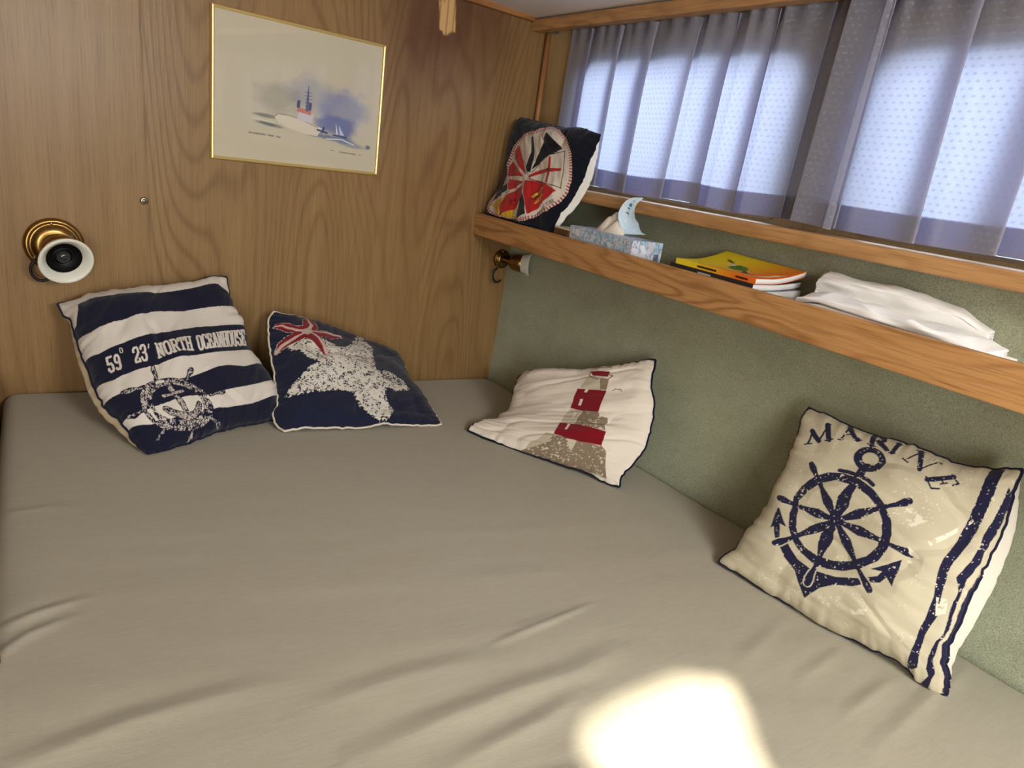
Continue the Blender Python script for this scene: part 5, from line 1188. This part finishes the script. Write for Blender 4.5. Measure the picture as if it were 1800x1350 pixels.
# screw head with cup washer in the panel seam
Ms = wallframe(-1.1065, .001, .5398)
bm = bmesh.new(); lathe(bm, [(.001, 0), (.0085, 0), (.0085, .0015), (.006, .0028), (.0045, .0022), (.0040, .0034), (.001, .0036)], Ms, 24)
sw = bm_obj('wood_screw', bm, M_CHROME, None, True); tag(sw, 'small screw with cup washer in the seam of the bulkhead', 'screw')

# ------------------------------------------------------------------ tissue box on the shelf
def tissue_print(n, seed):
    P = Print(lin(196, 212, 224), n); U, V = P.U, P.V
    a = P.noise(12, 3, seed); b = P.noise(46, 3, seed + 2); c = P.noise(22, 2, seed + 5)
    P.put((a > .52), lin(206, 198, 206)); P.put((a < .42), lin(150, 186, 206))
    P.put((b > .57) & (c > .5), lin(92, 142, 168)); P.put((b < .38) & (c < .5), lin(72, 118, 146))
    rg = random.Random(seed)
    for k in range(34):
        x, y = rg.random(), rg.random(); t = rg.uniform(.5, 2.6); pts = [(x, y)]
        for i in range(6): t += rg.uniform(-.25, .25); pts.append((pts[-1][0] + .035 * math.cos(t), pts[-1][1] + .05 * math.sin(t)))
        P.stroke(pts, .0035, lin(84, 96, 122) if k % 3 else lin(228, 230, 234))
    for k in range(10):
        x, y = rg.random(), rg.random() * .9
        P.stroke([(x, y), (x + .02, y + .03)], .022, lin(206, 176, 170) if k % 2 else lin(226, 226, 224))
    return P


M_CARD = NT('printed_card', .45, .4); _a = M_CARD.new('ShaderNodeAttribute'); _a.attribute_name = 'print'; M_CARD.base(_a.outputs['Color'])
M_TISSUE = cloth('tissue_paper', lin(226, 214, 198), scale=500)


def patch_mesh(name, p00, p10, p01, n, m, P, u0=0, u1=1, v0=0, v1=1, curve=None):
    p00, p10, p01 = map(np.array, (p00, p10, p01))
    a = np.linspace(0, 1, n); b = np.linspace(0, 1, m); A, B = np.meshgrid(a, b, indexing='ij')
    co = p00 + A[..., None] * (p10 - p00) + B[..., None] * (p01 - p00)
    if curve is not None: co = curve(co, A, B)
    return co, grid_faces(n, m), P.sample(u0 + (u1 - u0) * A, v0 + (v1 - v0) * B)


def join_patches(name, parts, mat, parent, smooth=False):
    P = []; F = []; C = []; n = 0
    for co, f, c in parts:
        P.append(co.reshape(-1, 3)); F.append(f + n); C.append(c.reshape(-1, 3)); n += P[-1].shape[0]
    me = np_mesh(name, np.concatenate(P), np.concatenate(F), None, np.concatenate(C))
    bm = bmesh.new(); bm.from_mesh(me); bmesh.ops.remove_doubles(bm, verts=bm.verts, dist=.00002)
    bmesh.ops.recalc_face_normals(bm, faces=bm.faces); bm.to_mesh(me); bm.free()
    return link(name, me, mat, parent, smooth)


bx0, bx1, by0, by1, bz0, bz1 = -.1195, -.0285, -.735, -.487, .522, .6025
tb = empty('tissue_box', (-.075, -.61, .522)); tag(tb, 'blue patterned tissue box with torn flap standing on the shelf', 'tissue box')
PT = tissue_print(500, 4); PT.im = PT.im * .68 + np.array(lin(206, 218, 232)) * .32
def sk(x, y): return (x, y + (x - bx0) * -.12)
c = lambda x, y, z: (*sk(x, y), z)
parts = [
    patch_mesh('f', c(bx0, by0, bz0), c(bx0, by1, bz0), c(bx0, by0, bz1), 220, 70, PT, 0, .95, 0, .33),
    patch_mesh('r', c(bx1, by0, bz0), c(bx0, by0, bz0), c(bx1, by0, bz1), 90, 70, PT, .2, .55, .35, .62),
    patch_mesh('b', c(bx1, by1, bz0), c(bx1, by0, bz0), c(bx1, by1, bz1), 60, 20, PT),
    patch_mesh('l', c(bx0, by1, bz0), c(bx1, by1, bz0), c(bx0, by1, bz1), 60, 20, PT),
    patch_mesh('t', c(bx0, by0, bz1), c(bx0, by1, bz1), c(bx1, by0, bz1), 120, 60, PT, 0, 1, .6, .95),
    patch_mesh('u', c(bx0, by1, bz0), c(bx0, by0, bz0), c(bx1, by1, bz0), 4, 4, PT)]
join_patches('carton', parts, M_CARD.m, tb)
bm = bmesh.new()
# bar code panel on the end of the carton
for k in range(9):
    x = bx1 - .022 + k * .0016
    box(bm, (*sk(x, by0 - .0006), bz0 + .018), (sk(x, by0)[0] + .0008, sk(x, by0)[1] + .0002, bz0 + .052))
bm_obj('bar_code', bm, plain('bar_code_ink', lin(92, 92, 118), .5), tb)
# rumpled tissue coming out of the slot
na = 60
A, B = np.meshgrid(np.linspace(-1, 1, na), np.linspace(-1, 1, na), indexing='ij')
r = np.sqrt(A * A + B * B)
hgt = .040 * np.clip(1 - r ** 1.6, 0, 1) ** .7 * (1 + .5 * np.sin(A * 7 + B * 3)) * (.7 + .6 * fbm(A * 3 + 4, B * 3 + 4, 3, 5))
co = np.stack([-.072 + B * .020 + hgt * .1, -.590 + A * .052 - hgt * .4, bz1 - .002 + hgt], -1)
link('tissue', np_mesh('tissue', co.reshape(-1, 3), grid_faces(na, na)), M_TISSUE, tb)
# torn strip of the lid arching up
PF = tissue_print(400, 9); PF.im = PF.im * .30 + np.array(lin(196, 216, 228)) * .70
DK = lin(34, 62, 92)
def letter(u, kind):
    if kind == 'e': PF.stroke([(u + .03, .42), (u + .0, .42), (u - .02, .5), (u, .62), (u + .03, .64), (u + .05, .56), (u + .03, .42)], .011, DK); PF.stroke([(u + .015, .42), (u + .015, .63)], .009, DK)
    else: PF.stroke([(u - .02, .56), (u + .055, .5)], .011, DK); PF.stroke([(u + .035, .40), (u + .035, .60)], .009, DK)
letter(.50, 't'); letter(.60, 't'); letter(.71, 'e')
PF.stroke([(.80, .42), (.86, .5), (.80, .6)], .010, DK)
n1_, n2_ = 90, 40
A, B = np.meshgrid(np.linspace(0, 1, n1_), np.linspace(0, 1, n2_), indexing='ij')
FL = np.array([[-0.0739, -0.6506, 0.6048], [-0.0808, -0.6427, 0.6162], [-0.0866, -0.6362, 0.633], [-0.0901, -0.6322, 0.6466], [-0.09, -0.6323, 0.661], [-0.086, -0.6368, 0.678], [-0.0802, -0.6434, 0.69], [-0.0704, -0.6546, 0.6984], [-0.0551, -0.6719, 0.7012]])
FR = np.array([[-0.0371, -0.6924, 0.6127], [-0.0466, -0.6815, 0.6163], [-0.0516, -0.6759, 0.6269], [-0.0544, -0.6728, 0.6388], [-0.061, -0.6652, 0.648], [-0.0642, -0.6616, 0.6616], [-0.0649, -0.6608, 0.6739], [-0.0616, -0.6645, 0.688], [-0.0535, -0.6737, 0.6998]])
tt = np.linspace(0, 1, 9); ker = np.hanning(13); ker /= ker.sum()
def smc(e):
    v = np.stack([np.interp(A[:, 0], tt, e[:, i]) for i in range(3)], 1)
    return np.stack([np.convolve(np.pad(v[:, i], 6, mode='edge'), ker, 'valid') for i in range(3)], 1)
l_, r_ = smc(FL), smc(FR)
co = l_[:, None] * (1 - B[..., None]) + r_[:, None] * B[..., None]
cup = .006 * np.sin(np.pi * B) * np.sin(np.pi * np.clip(A * 1.1, 0, 1)) + .012 * (1 - A) ** 3
co = co - np.array([-.75, -.66, 0]) * cup[..., None]
co[..., 2] = np.maximum(co[..., 2], bz1 + .0008)
fl = np_mesh('torn_flap', co.reshape(-1, 3), grid_faces(n1_, n2_), None, PF.sample(A, B).reshape(-1, 3))
link('torn_flap', fl, M_CARD.m, tb)

# small brown pad between the cushion and the tissue box
npd = empty('note_pad', (-.09, -.44, .522)); tag(npd, 'small brown pad with cream top lying between shelf cushion and tissue box', 'note pad')
bm = bmesh.new(); box(bm, (-.1205, -.482, .522), (-.05, -.418, .586), .001)
bm_obj('brown_block', bm, M_DARKWOOD.m, npd)
bm = bmesh.new(); box(bm, (-.1210, -.4825, .586), (-.05, -.418, .5905), .001)
bm_obj('cream_cover', bm, plain('cream_card', lin(206, 192, 166), .7), npd)

# ------------------------------------------------------------------ books
M_PAGES = NT('book_pages', .85, .15); _v = M_PAGES.noise(M_PAGES.coord('Object', (4, 4, 900)), 1, 2)
M_PAGES.base(M_PAGES.mix(_v, lin(196, 194, 192), lin(232, 230, 226)))


def yellow_cover(n=600):
    P = Print(lin(236, 206, 40), n); U, V = P.U, P.V          # U along the spine (0 far, 1 near), V from the spine outward
    g = np.clip((U - .30 + (.5 - V) * .25) / .62, 0, 1)[..., None]
    P.im = np.array(lin(236, 212, 36)) * (1 - g) + np.array(lin(226, 106, 30)) * g
    P.poly([(.38, .52), (.44, .36), (.54, .30), (.64, .36), (.62, .50), (.54, .60), (.44, .62)], lin(70, 122, 52))
    P.poly([(.32, .60), (.39, .48), (.42, .56), (.36, .66)], lin(232, 220, 190)); P.poly([(.62, .36), (.68, .30), (.70, .38), (.64, .46)], lin(224, 200, 176))
    P.stroke([(.20, .74), (.27, .68), (.36, .62)], [.010, .026, .010], lin(46, 40, 30)); P.stroke([(.64, .38), (.74, .22), (.86, .24)], [.032, .034, .006], lin(92, 56, 30))
    for k, (a, b) in enumerate(((.02, .30), (.05, .36))): P.stroke([(.76 + .07 * k, .03 + a), (.86 + .05 * k, .12 + a), (.93 + .02 * k, .30 + b)], .013, lin(244, 196, 150))
    P.stroke([(.90, .25), (.915, .55)], .026, lin(246, 206, 160))
    return P


def spine_marks(bm, x, y0, y1, z, h, n, seed):
    rg = random.Random(seed); y = y0
    while y > y1:
        w = rg.uniform(.0018, .0042); box(bm, (x - .0003, y - w, z - h / 2), (x + .0003, y, z + h / 2)); y -= w + .0012


def book(label, x0, x1, y0, y1, z0, z1, cover, curl=0.0, seed=1, side=(0, 0), pages=None, marks=None, lift=0.0):
    """x0 spine, x1 fore edge; y0 far end, y1 near end"""
    root = empty('paperback_book', ((x0 + x1) / 2, (y0 + y1) / 2, z0)); tag(root, label, 'book', None)
    n, m = 60, 40
    rg = np.random.RandomState(seed)
    A, B = np.meshgrid(np.linspace(0, 1, n), np.linspace(0, 1, m), indexing='ij')       # A along y, B across x
    def surf(z, k, dx=0.0, cv=1.0):
        Xs = x0 + dx + (x1 - x0 - dx * 2) * B; Ys = y0 - dx * .5 + (y1 - y0 + dx) * A + side[0] * B
        Zs = z + curl * cv * np.clip((B - .30) / .70, 0, 1) ** 1.7 * (1 - .25 * A) + k * np.sin(A * 5 + seed) * B + lift * B * 1.0
        return np.stack([Xs, Ys, Zs], -1)
    t = .0007
    for nm, zz, mat in (('back_cover', z0, cover), ('front_cover', z1 - t, cover)):
        top = surf(zz + t, .0008, 0); bot = surf(zz, .0008, 0)
        P_ = np.concatenate([top.reshape(-1, 3), bot.reshape(-1, 3)]); N_ = n * m
        idx = np.arange(N_).reshape(n, m); ring = np.concatenate([idx[:, 0], idx[-1, 1:], idx[-2::-1, -1], idx[0, -2:0:-1]])
        f = np.concatenate([grid_faces(n, m), grid_faces(n, m, True) + N_, np.stack([ring, ring + N_, np.roll(ring, -1) + N_, np.roll(ring, -1)], -1)])
        if isinstance(mat, Print) :
            col = np.concatenate([mat.sample(A, B).reshape(-1, 3)] * 2)
            link(nm, np_mesh(nm, P_, f, None, col), M_CARD.m, root, False)
        else: link(nm, np_mesh(nm, P_, f), mat, root, False)
    # page block
    top = surf(z1 - t * 1.4, .0008, .0014); bot = surf(z0 + t * 1.2, .0008, .0014)
    P_ = np.concatenate([top.reshape(-1, 3), bot.reshape(-1, 3)]); N_ = n * m
    idx = np.arange(N_).reshape(n, m); ring = np.concatenate([idx[:, 0], idx[-1, 1:], idx[-2::-1, -1], idx[0, -2:0:-1]])
    f = np.concatenate([grid_faces(n, m), grid_faces(n, m, True) + N_, np.stack([ring, ring + N_, np.roll(ring, -1) + N_, np.roll(ring, -1)], -1)])
    link('pages', np_mesh('pages', P_, f), M_PAGES.m, root, False)
    # spine
    if isinstance(cover, Print):
        S = cover; A2, B2 = np.meshgrid(np.linspace(0, 1, 200), np.linspace(0, 1, 12), indexing='ij')
        co = np.stack([x0 - .0004 + 0 * A2, y0 + (y1 - y0) * A2, z0 + (z1 - z0) * B2], -1)
        link('spine', np_mesh('spine', co.reshape(-1, 3), grid_faces(200, 12), None, S.sample(A2, 0 * A2).reshape(-1, 3)), M_CARD.m, root, False)
    else:
        bm = bmesh.new(); box(bm, (x0 - .0006, y1, z0), (x0 + .0004, y0, z1)); bm_obj('spine', bm, cover, root)
    if marks:
        for nm_, (a, b, h) in zip(('spine_title', 'spine_author'), marks[1]):
            bm = bmesh.new(); spine_marks(bm, x0 - .0009, a, b, (z0 + z1) / 2, h, 0, seed)
            bm_obj(nm_, bm, marks[0], root)
    return root


M_INK = plain('black_ink', lin(30, 24, 20), .6); M_WINK = plain('white_ink', lin(210, 206, 200), .6)
M_DCOV = plain('dark_book_cover', lin(44, 40, 44), .4, .4); M_WCOV = plain('white_book_cover', lin(214, 216, 222), .4, .4)
M_NCOV = plain('navy_book_cover', lin(36, 44, 66), .35, .4)
book('yellow to orange paperback with curled cover, topmost of the book stack on the shelf', -.121, .040, -.885, -1.105, .5780, .5895, yellow_cover(), .024, 3, marks=(M_INK, [(-.95, -1.00, .0042), (-1.055, -1.083, .0038)]))
book('dark-spined paperback lying directly under the yellow book', -.122, .036, -.872, -1.102, .5640, .5774, M_DCOV, .012, 5, marks=(M_WINK, [(-.955, -.99, .004)]))
book('white paperback lying third from the top of the book stack', -.1215, .034, -.880, -1.108, .5460, .5634, M_WCOV, .006, 7)
book('navy-covered paperback at the bottom of the book stack', -.1215, .038, -.876, -1.104, .5225, .5454, M_NCOV, .0, 9)

# ------------------------------------------------------------------ folded white cloths
M_TOWEL = cloth('white_linen', lin(244, 242, 238), scale=900, mottle=.03)


def folded_cloth(label, x0, x1, y0, y1, z0, ztop, layers, seed, shape, droop=0.0):
    root = empty('folded_cloth', ((x0 + x1) / 2, (y0 + y1) / 2, z0)); tag(root, label, 'cloth')
    n, m = 170, 72
    for L in range(layers):
        t0, t1 = L / layers, (L + 1) / layers
        a = np.linspace(0, 1, n); b = np.linspace(0, 2 * np.pi, m + 1)[:-1]
        A, B = np.meshgrid(a, b, indexing='ij')
        rg = np.random.RandomState(seed + L)
        prof = np.interp(A, [0, .03, .15, .5, .8, 1], shape)
        H = ztop - z0; hh = H / layers
        cx = (x0 + x1) / 2 + rg.uniform(-.004, .004); wx = (x1 - x0) / 2 * (1 - .06 * L + rg.uniform(-.02, .02))
        cz = z0 + prof * H * (t0 + t1) / 2; rz = prof * hh / 2 * 1.0
        cs, sn = np.cos(B), np.sin(B)
        X = cx + wx * np.sign(cs) * np.abs(cs) ** .22
        Z = cz + rz * np.sign(sn) * np.abs(sn) ** .6
        top = np.clip(sn, 0, 1)
        Y = y0 + (y1 - y0) * A + rg.uniform(-.006, .006) + .012 * np.sin(X * 40 + seed + L) * ((A < .02) | (A > .98))
        wr = (fbm(Y * 9 + X * 12 + seed, X * 46 - Y * 8 + L * 5, 3, seed + L) - .5) * .015 + (fbm(Y * 30, X * 60, 2, seed + 7) - .5) * .003
        rd = -np.abs(fbm(Y * 6 + X * 8, X * 26 - Y * 7, 2, seed + 40 + L) - .5) * .030 + .004
        Z = Z + (wr + rd) * top * (1 if L == layers - 1 else .25) + droop * (X - x0) / (x1 - x0) * prof
        X = X + (fbm(Y * 16 + 3, Z * 90, 2, seed + 20 + L) - .5) * .012 * (np.abs(cs) > .5)
        X = np.clip(X, -.1235, .0625); Z = np.maximum(Z, .5222)
        P_ = np.concatenate([np.stack([X, Y, Z], -1).reshape(-1, 3), [[cx, y0, float(cz[0].mean())]], [[cx, y1, float(cz[-1].mean())]]])
        i = np.arange(n - 1)[:, None]; j = np.arange(m)[None]; j2 = (j + 1) % m
        f = np.stack([i * m + j + 0 * j2, i * m + j2, (i + 1) * m + j2, (i + 1) * m + j + 0 * j2], -1).reshape(-1, 4)
        jj = np.arange(m); c0 = n * m; c1 = c0 + 1
        caps = np.concatenate([np.stack([np.full(m, c0), (jj + 1) % m, jj, jj], -1)[:, :3], np.stack([np.full(m, c1), (n - 1) * m + jj, (n - 1) * m + (jj + 1) % m, jj], -1)[:, :3]])
        bm = bmesh.new(); vs = [bm.verts.new(p) for p in P_.tolist()]
        for q in f.tolist(): bm.faces.new([vs[k] for k in q])
        for q in caps.tolist(): bm.faces.new([vs[k] for k in q])
        bm_obj('fold', bm, M_TOWEL, root, True)
    return root


folded_cloth('folded white linen cloth lying at the back of the shelf against the green lining', -.002, .063, -1.150, -1.480, .5225, .616, 2, 11, [.88, 1, 1, 1.0, .86, .62])
folded_cloth('crumpled stack of white linen nearest the front lip of the shelf', -.122, -.010, -1.190, -1.535, .5225, .590, 4, 23, [.45, .85, 1, .90, .86, .70])
